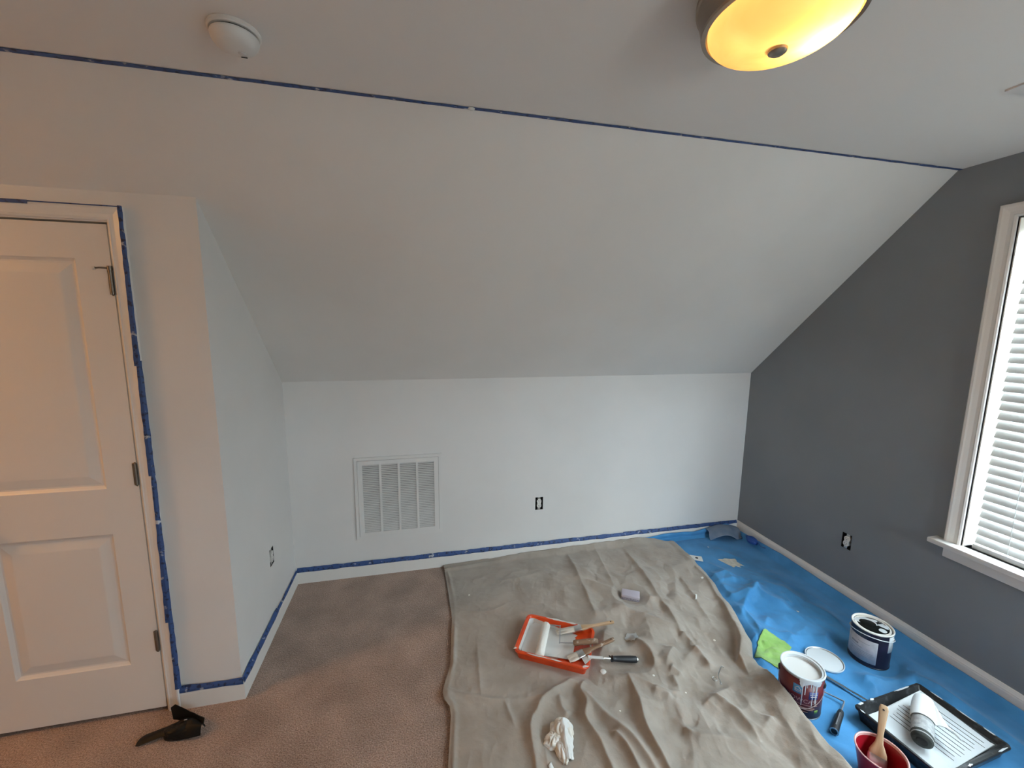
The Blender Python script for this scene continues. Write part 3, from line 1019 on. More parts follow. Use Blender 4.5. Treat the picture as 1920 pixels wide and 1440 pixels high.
ceiling_lamp(1.642, -1.851, 'flush ceiling light with lit amber glass bowl and metal finial', 0.2)
ceiling_lamp(-1.90, -1.50, 'matching flush ceiling light left of the door outside the picture', 2.0, 'lamp_glass_strong')

sd = thing('smoke_detector', 'round white smoke detector on the ceiling', 'smoke detector', (0.364, -1.405, HC))
sd.scale = (0.90, 0.90, 0.95)
obj('base', lathe([(0, 0), (0.066, 0), (0.068, -0.003), (0.068, -0.010), (0.064, -0.013), (0, -0.013)], 56), 'detector_white', sd, 30)
obj('vent_ring', lathe([(0, -0.013), (0.056, -0.013), (0.056, -0.018), (0, -0.018)], 56), 'box_black', sd, 30)
cp = [(0, -0.018), (0.062, -0.018), (0.063, -0.022), (0.060, -0.032), (0.052, -0.042), (0.040, -0.048), (0.020, -0.051), (0, -0.0515)]
cvr = obj('cover', lathe(cp, 56), 'detector_white', sd, 30)
obj('test_button', lathe([(0, -0.048), (0.010, -0.048), (0.010, -0.0525), (0.008, -0.0535), (0, -0.0535)], 20), 'vent_white', sd, 30, loc=(0.012, 0.012, 0))
obj('sounder_slot', bbox(-.008, .008, -.004, .004, -.0015, .0015, .0008), 'slot_dark', sd, loc=(.010, .036, -.0488), rot=(.5, 0, 0))

cv = thing('ceiling_register', 'white ceiling air register near the grey wall', 'air register', (2.86, -1.80, HC))
q = bmesh.new()
for x0, x1, y0, y1 in ((-0.19, 0.19, 0.085, 0.115), (-0.19, 0.19, -0.115, -0.085), (-0.19, -0.155, -0.085, 0.085), (0.155, 0.19, -0.085, 0.085)):
    box(q, x0, x1, y0, y1, -0.006, 0)
obj('frame', q, 'vent_white', cv)
obj('duct_shade_plate', bbox(-0.155, 0.155, -0.085, 0.085, -0.002, 0.0), 'duct_shade', cv)  # dark plate painted as the shade behind the vanes
first = None
for i in range(9):
    y = -0.076 + i * 0.019
    if first is None:
        b = bmesh.new()
        box(b, -0.155, 0.155, -0.009, 0.009, -0.0008, 0.0008, Matrix.Rotation(math.radians(25 if i < 5 else -25), 4, 'X'))
        first = obj('vane', b, 'vent_white', cv, loc=(0, y, -0.0075))
    else:
        o = first.copy(); COL.objects.link(o); o.parent = cv; o.location = (0, y, -0.0075)

# ------------------------------------------------------------------ drop cloths (height fields over the floor)


def vnoise(x, y, seed):
    """Smooth value noise, vectorised."""
    rs = np.random.RandomState(seed)
    T = rs.rand(64, 64)
    xi, yi = np.floor(x).astype(int), np.floor(y).astype(int)
    fx, fy = x - xi, y - yi
    fx, fy = fx * fx * (3 - 2 * fx), fy * fy * (3 - 2 * fy)
    a, b = T[xi % 64, yi % 64], T[(xi + 1) % 64, yi % 64]
    c, d = T[xi % 64, (yi + 1) % 64], T[(xi + 1) % 64, (yi + 1) % 64]
    return (a * (1 - fx) + b * fx) * (1 - fy) + (c * (1 - fx) + d * fx) * fy - 0.5


def facets(x, y, seed):
    """Piecewise planar noise on a triangular lattice: straight creases between flat facets."""
    T = np.random.RandomState(seed).rand(64, 64)
    s_ = (x + y) * 0.3660254
    a, b = x + s_, y + s_
    i, j = np.floor(a).astype(int), np.floor(b).astype(int)
    u, v = a - i, b - j
    t00, t11 = T[i % 64, j % 64], T[(i + 1) % 64, (j + 1) % 64]
    t10, t01 = T[(i + 1) % 64, j % 64], T[i % 64, (j + 1) % 64]
    return np.where(u > v, t00 * (1 - u) + t10 * (u - v) + t11 * v, t00 * (1 - v) + t01 * (v - u) + t11 * u)


def ridges(X, Y, R):
    """Sum of creased folds: (points, height, width on the left of the direction, width on the right)."""
    shape = X.shape
    x, y = X.ravel(), Y.ravel()
    H = np.zeros_like(x)
    for pts, h, wl, wr in R:
        if len(pts) > 2:
            pts = [(p.x, p.y) for p in smoothpath([(a, b, 0) for a, b in pts], 4)]
        m = 3.0 * max(wl, wr)
        px, py = [p[0] for p in pts], [p[1] for p in pts]
        sel = np.nonzero((x > min(px) - m) & (x < max(px) + m) & (y > min(py) - m) & (y < max(py) + m))[0]
        if not len(sel):
            continue
        xs, ys = x[sel], y[sel]
        best = np.full(xs.shape, 1e9)
        side = np.zeros_like(xs)
        tt = np.zeros_like(xs)
        n = len(pts) - 1
        for i in range(n):
            ax, ay = pts[i]
            bx, by = pts[i + 1]
            dx, dy = bx - ax, by - ay
            t = np.clip(((xs - ax) * dx + (ys - ay) * dy) / (dx * dx + dy * dy + 1e-12), 0, 1)
            d = np.hypot(xs - ax - t * dx, ys - ay - t * dy)
            k = d < best
            best = np.where(k, d, best)
            side = np.where(k, dx * (ys - ay) - dy * (xs - ax), side)
            tt = np.where(k, (i + t) / n, tt)
        w = np.where(side > 0, wl, wr)
        end = np.clip(np.minimum(tt, 1 - tt) * 5, 0, 1)
        w = w * (.55 + .45 * end)
        H[sel] += h * (.15 + .85 * end) * np.exp(-(best / w) ** 1.35)
    return H.reshape(shape)


def cloth_mesh(name, X, Y, Z, th, m):
    nu, nv = X.shape
    top = np.stack([X, Y, Z], -1).reshape(-1, 3)
    bot = top - np.array([0, 0, th])
    V = np.concatenate([top, bot])
    idx = np.arange(nu * nv).reshape(nu, nv)
    a, b, c, d = idx[:-1, :-1].ravel(), idx[1:, :-1].ravel(), idx[1:, 1:].ravel(), idx[:-1, 1:].ravel()
    N = nu * nv
    F = [np.stack([a, b, c, d], 1), np.stack([a, d, c, b], 1) + N]
    ring = np.concatenate([idx[:, 0], idx[-1, 1:], idx[-2::-1, -1], idx[0, -2:0:-1]])
    r2 = np.roll(ring, -1)
    F.append(np.stack([ring, ring + N, r2 + N, r2], 1))
    F = np.concatenate(F)
    me = bpy.data.meshes.new(name)
    me.vertices.add(len(V)); me.vertices.foreach_set('co', V.ravel())
    me.loops.add(F.size); me.loops.foreach_set('vertex_index', F.ravel().astype(np.int32))
    me.polygons.add(len(F))
    me.polygons.foreach_set('loop_start', np.arange(0, F.size, 4, dtype=np.int32))
    me.polygons.foreach_set('use_smooth', np.ones(len(F), dtype=bool))
    me.update(calc_edges=True)
    me.validate()
    me.materials.append(MATS[m])
    o = bpy.data.objects.new(name, me)
    COL.objects.link(o)
    return o


def bump_at(X, Y, x0, y0, r):
    return np.exp(-(((X - x0) ** 2 + (Y - y0) ** 2) / r ** 2))


CAN_R = [
    ([(2.09, -.02), (2.04, -.36), (2.01, -.52), (1.97, -.77)], .010, .012, .022),
    ([(2.30, -.12), (2.25, -.55), (2.22, -.77), (2.20, -.9), (2.17, -1.0)], .026, .05, .022),
    ([(1.86, -.05), (1.83, -.37), (1.81, -.57), (1.79, -.73)], .015, .025, .02),
    ([(1.84, -.39), (2.02, -.58), (2.23, -.69)], .018, .03, .06),
    ([(1.92, -.66), (2.05, -.80), (2.19, -.93)], .020, .04, .035),
    ([(2.19, -.96), (2.20, -1.06)], .020, .03, .02),
    ([(2.50, -.50), (2.45, -.71), (2.42, -.83), (2.40, -.93)], .016, .04, .02),
    ([(1.60, -1.06), (1.35, -1.17), (1.29, -1.23), (1.24, -1.30), (1.22, -1.5)], .030, .045, .020),
    ([(1.57, -1.11), (1.51, -1.18), (1.51, -1.25), (1.48, -1.31), (1.49, -1.38), (1.50, -1.46), (1.50, -1.70)], .030, .030, .018),
    ([(1.41, -1.18), (1.40, -1.24), (1.42, -1.28)], .018, .02, .02),
    ([(1.77, -1.14), (1.74, -1.30), (1.71, -1.39), (1.70, -1.45), (1.70, -1.54), (1.72, -1.75)], .042, .060, .018),
    ([(1.52, -1.20), (1.56, -1.31), (1.61, -1.40), (1.64, -1.49), (1.68, -1.7)], .030, .035, .022),
    ([(1.79, -1.17), (1.88, -1.27), (1.97, -1.29)], .010, .02, .012),
    ([(1.90, -.93), (1.94, -1.05), (1.92, -1.14)], .026, .035, .022),
    ([(2.09, -1.04), (1.97, -1.15)], .024, .025, .035),
    ([(1.98, -1.16), (2.02, -1.22)], .020, .02, .02),
    ([(1.97, -1.20), (1.96, -1.28)], .018, .03, .015),
    ([(1.83, -1.25), (1.90, -1.32)], .018, .025, .02),
    ([(2.01, -1.37), (2.20, -1.31)], .020, .018, .040),
    ([(2.09, -1.34), (2.12, -1.42), (2.13, -1.49), (2.13, -1.56)], .028, .035, .022),
    ([(1.86, -1.45), (1.89, -1.50), (2.02, -1.54), (2.13, -1.60)], .030, .045, .020),
    ([(2.14, -1.55), (2.25, -1.50)], .024, .03, .03),
    ([(2.18, -1.05), (2.19, -1.15), (2.18, -1.21)], .024, .03, .018),
    ([(.95, -1.05), (1.06, -1.11), (1.23, -1.15), (1.35, -1.16)], .009, .02, .02),
    ([(1.16, -1.14), (1.18, -1.27)], .008, .012, .012),
    ([(1.09, -.76), (1.06, -1.10)], .006, .012, .012),
    ([(1.29, -1.33), (1.27, -1.45)], .012, .02, .02),
    ([(1.56, -1.39), (1.59, -1.46), (1.60, -1.62)], .024, .02, .014),
    ([(1.70, -.95), (1.80, -1.00), (1.85, -1.10)], .014, .02, .02),
    ([(1.10, -.20), (1.35, -.28), (1.60, -.25)], .006, .03, .03),
    ([(1.00, -.50), (1.20, -.55), (1.32, -.50)], .006, .02, .02),
    ([(1.74, -1.60), (1.90, -1.72), (2.10, -1.85)], .03, .05, .03),
]
# right-hand edge of the canvas: it folds over near the green cloth and rolls up beside the red can
CXR = ([-2.30, -1.75, -1.62, -1.50, -1.42, -1.34, -1.26, -1.20, -1.12, -1.02, -.85, -.55, -.30, -.08, -.02],
       [2.27, 2.338, 2.355, 2.370, 2.375, 2.400, 2.425, 2.432, 2.500, 2.545, 2.605, 2.690, 2.725, 2.745, 2.745])
CXL = ([-2.30, -1.60, -1.36, -1.16, -1.115, -1.085, -1.04, -.98, -.88, -.55, -.30, -.05, -.02],
       [.86, .875, .892, .918, .915, .893, .890, .905, .938, .972, .966, .958, .956])


def canvas_h(X, Y):
    H = ridges(X, Y, CAN_R)
    xr, xl = np.interp(Y, *CXR), np.interp(Y, *CXL)
    dr, dl = xr - X, X - xl
    # crumple, stronger towards the right and the front
    amp = 0.22 + 0.78 * np.clip((X - 1.25) / 0.7, 0, 1) * np.clip((-Y + .15) / .5, .35, 1)
    wx, wy = X + .05 * vnoise(X * 6, Y * 6, 21), Y + .05 * vnoise(X * 6 + 9, Y * 6, 22)
    cr = lambda n: np.clip(1 - np.abs(n) * 3.2, 0, 1) ** 1.6
    H += amp * (0.024 * facets(wx * 6.0 + wy * 1.5, wy * 4.6 - wx * 2.0, 31) ** 1.3 + 0.016 * facets(wx * 12 - wy * 5, wy * 10 + wx * 3, 32)
                + 0.0055 * facets(wx * 25 + wy * 6, wy * 21 - wx * 7, 33) + 0.006 * cr(vnoise(wx * 6.5 - wy * 3, wy * 4 + wx * 3, 2)))
    H += 0.0016 * cr(vnoise(wx * 24 - wy * 9, wy * 22 + wx * 9, 5)) + 0.0010 * (vnoise(X * 40, Y * 40, 3) + .5)
    # flat under the orange tray and under the sponge
    c, s = math.cos(math.radians(-30)), math.sin(math.radians(-30))
    tx, ty = (X - 1.49) * c + (Y + .885) * s, -(X - 1.49) * s + (Y + .885) * c
    m = np.clip((np.maximum(np.abs(tx) - .19, np.abs(ty) - .145)) / .05, 0, 1)
    H = H * m
    for qx, qy, qr in ((1.75, -1.058, .018), (1.80, -1.064, .018), (1.85, -1.072, .018), (2.075, -.612, .045), (1.345, -1.375, .03)):
        H = H * np.clip((np.hypot(X - qx, Y - qy) - qr) / .07, .22, 1)
    # left hem, turned up a little
    H += (0.003 + 0.018 * np.clip(vnoise(Y * 7, Y * 0 + .5, 61) + .25, 0, 1)) * np.exp(-((dl - .022 - .012 * vnoise(Y * 5, Y * 0, 62)) / .011) ** 2) * np.clip((-Y - .02) * 8, 0, 1) + 0.02 * bump_at(X, Y, .915, -1.07, .045)
    # top hem leaning on the baseboard
    dt = -.018 - Y
    H += np.interp(X, [.9, 1.0, 1.3, 1.6, 2.1, 2.45, 2.75], [.004, .010, .014, .026, .032, .030, .006]) * np.exp(-(dt / .035) ** 2)
    H += 0.012 * np.exp(-((dt - .055 + (X - .95) * .05) / .014) ** 2) * np.clip((1.5 - X) * 3, 0, 1)
    # right-hand fold-over (upper) and thick roll (lower)
    k1 = np.interp(Y, [-1.30, -1.22, -1.15, -1.0, -.85, -.5, -.2], [0, .050, .055, .040, .024, .010, .004])
    ck = np.interp(Y, [-1.3, -1.2, -1.0, -.8, -.4], [.085, .085, .060, .040, .03])
    H += k1 * np.where(dr < ck, np.sin(np.clip(dr / ck, 0, 1) * PI / 2) ** .8, np.exp(-(np.maximum(dr - ck, 0) / .011) ** 1.4))
    k2 = np.interp(Y, [-2.3, -1.9, -1.7, -1.5, -1.38, -1.30, -1.24], [.03, .045, .055, .058, .054, .038, 0])
    H += k2 * np.exp(-(np.maximum(dr, 0) / .105) ** 1.7)
    base = np.interp(X, [1.5, 2.1, 2.3], [.0045, .0075, .0110])
    return H + base


def canvas_z(x, y):
    return float(canvas_h(np.array([[x]]), np.array([[y]]))[0, 0])


nu, nv = 380, 460
U, V = np.meshgrid(np.linspace(0, 1, nu), np.linspace(0, 1, nv), indexing='ij')
Yc = -0.0175 - 2.25 * V
xl, xr = np.interp(Yc, *CXL), np.interp(Yc, *CXR)
Xc = xl + (xr - xl) * U
topd = np.interp(Xc, [.95, 1.0, 2.45, 2.60, 2.75], [0.004, .0, .0, .02, .055])
Yc2 = Yc - topd * np.exp(-V * 18)
cv_o = cloth_mesh('drop_cloth', Xc, Yc2, canvas_h(Xc, Yc2), 0.0022, 'canvas')
tag(cv_o, 'wrinkled beige canvas drop cloth spread over the carpet', 'drop cloth')

BLUE_R = [
    ([(2.70, -.54), (2.84, -.52), (2.82, -.63)], .022, .03, .05),
    ([(2.95, -.63), (2.86, -.75)], .020, .015, .04),
    ([(2.93, -.72), (2.77, -.79), (2.63, -.90)], .030, .02, .05),
    ([(2.97, -.66), (2.88, -.77), (2.95, -.93)], .032, .05, .018),
    ([(3.01, -.67), (3.07, -.83), (3.13, -1.0), (3.12, -1.12)], .024, .04, .06),
    ([(2.68, -.87), (2.66, -.97), (2.61, -1.07)], .022, .03, .018),
    ([(2.79, -.93), (2.70, -1.0)], .014, .02, .03),
    ([(2.79, -1.06), (2.75, -1.17)], .014, .02, .03),
    ([(2.67, -.74), (2.84, -.75)], .018, .03, .03),
    ([(2.82, -.37), (2.86, -.54), (2.94, -.61)], .014, .03, .03),
    ([(3.02, -.79), (2.99, -.90)], .014, .02, .02),
    ([(3.16, -1.45), (3.18, -1.65), (3.16, -1.9)], .016, .03, .02),
    ([(2.92, -1.38), (3.05, -1.42), (3.2, -1.38)], .010, .02, .02),
    ([(2.60, -1.34), (2.72, -1.44), (2.75, -1.52)], .008, .02, .02),
    ([(3.0, -.20), (3.1, -.40)], .008, .03, .03),
]


def blue_h(X, Y):
    H = ridges(X, Y, BLUE_R)
    n = 1 - np.abs(vnoise(X * 7 + 5, Y * 6, 11)) * 4
    n2 = 1 - np.abs(vnoise(X * 15 + Y * 6, Y * 13 - X * 5, 12)) * 4
    n3 = 1 - np.abs(vnoise(X * 26 - Y * 9, Y * 23 + X * 8, 13)) * 4
    far = np.clip((3.30 - X) / .2, .15, 1)
    wx, wy = X + .04 * vnoise(X * 7, Y * 7, 41), Y + .04 * vnoise(X * 7 + 9, Y * 7, 42)
    mid = np.clip((-Y - .35) / .25, .25, 1)
    H += far * mid * (0.026 * facets(wx * 6.5 + wy * 2.5, wy * 5 - wx * 2, 51) ** 1.5 + 0.012 * facets(wx * 14 - wy * 5, wy * 11 + wx * 4, 52)
                + 0.004 * facets(wx * 30 + wy * 6, wy * 26 - wx * 7, 53) + 0.006 * np.clip(n, 0, 1) ** 1.6)
    # flat where cans, lid and trays stand
    for x, y, r in ((2.62, -1.46, .08), (2.54, -1.55, .09), (2.74, -1.41, .09), (2.60, -1.17, .05), (2.468, -1.427, .13), (3.058, -1.290, .12), (2.815, -1.258, .10), (2.47, -1.76, .10)):
        d = np.hypot(X - x, Y - y)
        H *= np.clip((d - r) / .06, 0.0, 1)
    m = np.clip(np.maximum(np.abs(X - 2.855) - .23, np.abs(Y + 1.675) - .18) / .05, 0, 1)
    H *= m
    # nothing bulges beneath the canvas
    xr = np.interp(Y, *CXR)
    H *= np.clip((X - xr - .005) / .05, 0, 1)
    H *= np.clip((-Y - .03) / .05, 0, 1)
    # climbs the baseboard of the grey wall
    d = X - 3.318
    H = np.where(d > 0, np.minimum(H, .004), H)
    rise = np.interp(Y, [-2.3, -1.9, -1.3, -.8, -.45, -.2, -.05], [.03, .035, .040, .045, .055, .04, .03])
    H += rise * np.clip(d / .048, 0, 1) ** 1.6
    return H + 0.0035


nu, nv = 250, 420
U, V = np.meshgrid(np.linspace(0, 1, nu), np.linspace(0, 1, nv), indexing='ij')
Xb = 2.20 + (3.3665 - 2.20) * U
Yb = -0.05 - 2.05 * V
Xb = Xb + 0.0 * V
bl = cloth_mesh('plastic_sheet', Xb, Yb, blue_h(Xb, Yb), 0.0015, 'blue_sheet')
tag(bl, 'crinkled blue plastic sheet on the floor along the dark grey wall', 'plastic sheet')


def back_flap(u, v):
    """Back edge of the sheet: runs up the baseboard, and curls forward near the corner."""
    x = 2.46 + (3.345 - 2.46) * u
    curl = math.exp(-((x - 3.19) / .11) ** 2)
    low = np.interp(x, [2.46, 2.52, 2.75, 2.95, 3.10, 3.25, 3.345], [.022, .045, .062, .050, .072, .088, .055])
    s = v
    y = -0.052 + 0.030 * min(1, s * 3)
    z = 0.0045 + low * s
    if s > 0.33:
        q = (s - .33) / .67
        y += -0.006 * math.sin(q * PI) * (1 + .5 * math.sin(x * 40))
    y += 0.004 * math.sin(x * 31) * s - .002
    return (x, min(y, -0.0195), z)


fl = obj('back_edge', sheet(back_flap, 90, 16, 0.0012), 'blue_sheet', bl, 'all')



def curl(u, v):
    """Turned-over corner of the sheet, arching off the floor with its grey side up."""
    x = 3.06 + .28 * u
    lip = .010 + .050 * max(0, math.sin(PI * min(1, u * 1.25))) ** 1.1
    back = .066 + .022 * math.sin(u * 3.4)
    y = -.022 - v * (.085 + .030 * math.sin(PI * u) + .02 * u)
    z = back + (lip - back) * v + .016 * math.sin(PI * v)
    return (min(x + .010 * math.sin(v * 5), 3.352), y, z)


obj('curled_corner', sheet(curl, 40, 16, .0012), 'sheet_grey', bl, 'all')

# ------------------------------------------------------------------ paint cans


def arc_patch(r, t0, t1, z0, z1, n=24, th=0.0004, nz=1):
    """Curved label patch on a cylinder; t0(z-fraction)/t1 may be angles."""
    bm = bmesh.new()
    rows = []
    for j in range(nz + 1):
        z = z0 + (z1 - z0) * j / nz
        rows.append([(bm.verts.new(((r + th) * math.cos(t0 + (t1 - t0) * i / n), (r + th) * math.sin(t0 + (t1 - t0) * i / n), z)),
                      bm.verts.new((r * math.cos(t0 + (t1 - t0) * i / n), r * math.sin(t0 + (t1 - t0) * i / n), z))) for i in range(n + 1)])
    for A, B in zip(rows[:-1], rows[1:]):
        for i in range(n):
            bm.faces.new((A[i][0], A[i + 1][0], B[i + 1][0], B[i][0]))
    for row, fl_ in ((rows[0], 1), (rows[-1], 0)):
        for i in range(n):
            bm.faces.new((row[i][0], row[i][1], row[i + 1][1], row[i + 1][0]) if fl_ else (row[i][0], row[i + 1][0], row[i + 1][1], row[i][1]))
    for i in (0, n):
        for A, B in zip(rows[:-1], rows[1:]):
            bm.faces.new((A[i][0], A[i][1], B[i][1], B[i][0]))
    return bm


def wrap_text(body, size, r, tc, z, th=0.0007):
    v, f = text_verts(body, size)
    V = []
    for x, y, _ in v:
        a = tc + x / r
        V.append(((r + th) * math.cos(a), (r + th) * math.sin(a), z + y))
    return V, f


CR, CH = 0.0825, 0.190


def can_body_profile(h=CH, r=CR):
    return [(0, 0.004), (r - .004, 0.004), (r - .003, 0), (r + .001, 0), (r + .0015, .004), (r, .006), (r, h - .010), (r + .0025, h - .007), (r + .0025, h - .001),
            (r + .001, h), (r - .0015, h), (r - .003, h - .004), (r - .006, h - .006), (r - .012, h - .006), (r - .012, h - .010)]


# ---- open red can of white paint
rx, ry = 2.468, -1.427
rz = 0.0036
th0 = math.radians(218.5)
rc = thing('paint_can', 'open maroon paint can full of white paint with drips down its label', 'paint can', (rx, ry, rz))
prof = can_body_profile()
obj('body', lathe(prof + [(CR - .012, CH - .030), (0, CH - .030)], 72), 'can_metal', rc, 30)
obj('label', arc_patch(CR, th0 - 1.55, th0 + 2.2, .006, CH - .011, 60, .0005), 'maroon_label', rc, 'all')
obj('label_edge', arc_patch(CR, th0 - 2.1, th0 - 1.56, .03, CH - .04, 12, .0006), 'label_pale', rc, 'all')
obj('paint', lathe([(0, CH - .020), (CR - .0125, CH - .020), (CR - .0115, CH - .012), (CR - .012, CH - .028), (0, CH - .029)], 64), 'paint_white', rc, 30)
# paint-coated rim
obj('rim_paint', lathe([(CR - .0125, CH - .012), (CR - .0115, CH - .0035), (CR - .005, CH - .0025), (CR - .002, CH + .0018), (CR + .0018, CH + .0016), (CR + .0030, CH - .001)], 72), 'paint_bright', rc, 40)
# drips: a curtain with runs, to the right of the middle of the label
bm = bmesh.new()
n = 60
ta, tb = th0 - .05, th0 + 1.00
runs = [(.16, .016, .125), (.27, .020, .070), (.34, .010, .035), (.50, .012, .030), (.60, .016, .118), (.66, .010, .045), (.78, .020, .122), (.74, .012, .105), (.88, .020, .020)]


def drip_len(u):
    base = .020 + .010 * math.sin(u * 9) * .5 + .016 * math.exp(-((u - .12) / .08) ** 2)
    for c, w, l in runs:
        base = max(base, l * (1 if abs(u - c) < w else 0))
    if u < .02 or u > .985:
        base = .006
    return base


A = []
N = 260
for i in range(N + 1):
    u = i / N
    a = ta + (tb - ta) * u
    zt, zl = CH - .0005, CH - .003 - drip_len(u)
    sh = .10 * math.sin(u * 3)
    rr = CR + .0036
    A.append([bm.verts.new((rr * math.cos(a), rr * math.sin(a), zt)), bm.verts.new((rr * math.cos(a), rr * math.sin(a), zt - .012)),
              bm.verts.new(((CR + .0022) * math.cos(a - sh * 0), (CR + .0022) * math.sin(a), zt - .016)),
              bm.verts.new(((CR + .0014) * math.cos(a), (CR + .0014) * math.sin(a), zl))])
for P_, Q_ in zip(A[:-1], A[1:]):
    for j in range(3):
        bm.faces.new((P_[j], P_[j + 1], Q_[j + 1], Q_[j]))
obj('drips', bm, 'paint_bright', rc, 'all')
# printing
tx = obj('brand_square', arc_patch(CR + .0005, th0 - .30, th0 + .14, .112, .152, 10, .0004), 'label_blue', rc, 'all')
hm = bmesh.new()


def on_can(u, z, off=.0013):
    a = th0 + u
    return ((CR + off) * math.cos(a), (CR + off) * math.sin(a), z)


for (u0, z0), (u1, z1) in (((-.22, .132), (-.08, .145)), ((-.08, .145), (.06, .132)), ((-.20, .134), (-.20, .120)), ((.04, .134), (.04, .120)), ((-.18, .128), (.02, .128)), ((-.18, .121), (.02, .121))):
    tube([on_can(u0, z0), on_can(u1, z1)], .0011, 6, hm)
obj('house_mark', hm, 'label_pale', tx)
tx2 = obj('badge', arc_patch(CR + .0005, th0 + .42, th0 + .88, .100, .135, 10, .0004), 'label_navy', rc, 'all')
hm = bmesh.new()
tube([on_can(.47, .122), on_can(.83, .122)], .0016, 6, hm)
tube([on_can(.50, .113), on_can(.80, .113)], .0022, 6, hm)
obj('badge_lines', hm, 'label_pale', tx2)
obj('lettering', wrap_text('SHOWCASE', .0255, CR + .0006, th0 + .08, .078), 'label_text', rc)
ln = bmesh.new()
for u0, u1, z, w in ((-.9, .9, .068, .0008), (-.55, .75, .055, .0016), (-.50, .70, .048, .0016), (-.30, .45, .036, .0013), (-.62, -.40, .050, .001)):
    tube([on_can(u0 + (u1 - u0) * k / 12, z) for k in range(13)], w, 6, ln)
obj('small_print', ln, 'label_text', rc)
obj('green_square', arc_patch(CR + .0005, th0 + .78, th0 + .98, .030, .046, 6, .0004), 'label_green', rc, 'all')
# ears and the bail, hanging down the front
for s in (-1, 1):
    a = th0 + s * 1.42
    em = lathe([(0, 0), (.013, 0), (.012, .004), (.006, .007), (0, .007)], 20)
    obj('ear', em, 'handle_black', rc, 30, loc=((CR) * math.cos(a), (CR) * math.sin(a), CH - .040), rot=(0, PI / 2, a))
bp_ = []
for k in range(31):
    t = k / 30
    u = -1.42 + 2.84 * t
    sag = .098 * math.sin(PI * t) ** .8
    bp_.append(((CR + .006) * math.cos(th0 + u), (CR + .006) * math.sin(th0 + u), CH - .040 - sag))
obj('bail', tube(bp_, .0011, 8), 'label_pale', rc, 'all')

# ---- closed navy can with messy lid
bx, by, bz = 3.058, -1.290, 0.0036
tb0 = math.radians(213)
nc = thing('paint_can', 'closed navy paint can with grey label and black paint on its lid', 'paint can', (bx, by, bz))
obj('body', lathe([(0, 0.004)] + can_body_profile()[1:] + [(0, CH - .010)], 72), 'can_navy', nc, 30)
obj('label', arc_patch(CR, tb0 - 1.75, tb0 + .38, .022, .142, 40, .0006), 'can_label', nc, 'all')
ln = bmesh.new()
for u0, u1, z, w in ((-.95, -.55, .102, .004), (-1.0, -.35, .088, .0012), (-1.1, .2, .072, .0008), (-1.1, .25, .064, .0008), (-1.1, .15, .056, .0008), (-1.1, .22, .048, .0008), (-.6, .0, .118, .0012)):
    tube([((CR + .0008) * math.cos(tb0 + u0 + (u1 - u0) * k / 10), (CR + .0008) * math.sin(tb0 + u0 + (u1 - u0) * k / 10), z) for k in range(11)], w, 6, ln)
obj('label_print', ln, 'label_print', nc)
obj('lid', lathe([(0, CH - .007), (CR - .020, CH - .007), (CR - .017, CH - .004), (CR - .010, CH - .004), (CR - .007, CH - .008), (CR - .005, CH - .002), (CR - .0015, CH + .001), (CR + .0015, CH + .001), (CR + .003, CH - .001), (CR + .003, CH - .004)], 72), 'paint_dry', nc, 30)


def blob(cx, cy, rx_, ry_, z, seed, m, name, parent, h=.0012, n=40, wob=.25, rot=0):
    pts = []
    for k in range(n):
        a = 2 * PI * k / n
        q = 1 + wob * mnoise.noise((math.cos(a) * 1.6 + seed * 7, math.sin(a) * 1.6, seed))
        x, y = rx_ * q * math.cos(a), ry_ * q * math.sin(a)
        pts.append((cx + x * math.cos(rot) - y * math.sin(rot), cy + x * math.sin(rot) + y * math.cos(rot)))
    return obj(name, prism(pts, z, z + h, min(h * .4, .0008)), m, parent, 40)


blob(.000, -.004, .0665, .0660, CH - .0072, 3, 'paint_black', 'paint_puddle', nc, .0030, 60, .05)
blob(.014, .026, .050, .024, CH - .0046, 5, 'paint_bright', 'paint_puddle', nc, .0010, 48, .45, 2.5)
blob(.046, -.012, .020, .030, CH - .0046, 6, 'paint_bright', 'paint_puddle', nc, .0010, 40, .5, .25)
blob(-.034, .040, .026, .012, CH - .0046, 16, 'paint_bright', 'paint_puddle', nc, .0010, 40, .4, 2.0)
blob(.006, -.044, .017, .016, CH - .0046, 7, 'paint_bright', 'paint_puddle', nc, .0014, 36, .12)
blob(-.008, .018, .036, .026, CH - .0038, 8, 'paint_black', 'paint_puddle', nc, .0012, 40, .15, 2.5)
obj('white_run', arc_patch(CR, tb0 + .95, tb0 + 1.55, .095, CH - .010, 10, .0010), 'paint_bright', nc, 'all')
for s in (-1, 1):
    a = tb0 + s * 1.52
    em = lathe([(0, 0), (.012, 0), (.011, .003), (.005, .006), (0, .006)], 20)
    obj('ear', em, 'can_metal', nc, 30, loc=(CR * math.cos(a), CR * math.sin(a), CH - .040), rot=(0, PI / 2, a))
bp_ = []
for k in range(31):
    t = PI * k / 30
    lx, ly = -math.cos(t) * (CR + .006), math.sin(t) * (CR + .018)
    el = math.radians(14)
    c_, s_ = math.cos(tb0), math.sin(tb0)
    fx, fz = ly * math.cos(el), ly * math.sin(el)
    px, py = -s_ * lx + c_ * fx, c_ * lx + s_ * fx
    bp_.append((px, py, CH - .040 + fz))
obj('bail', tube(bp_, .0020, 8), 'paint_bright', nc, 'all')

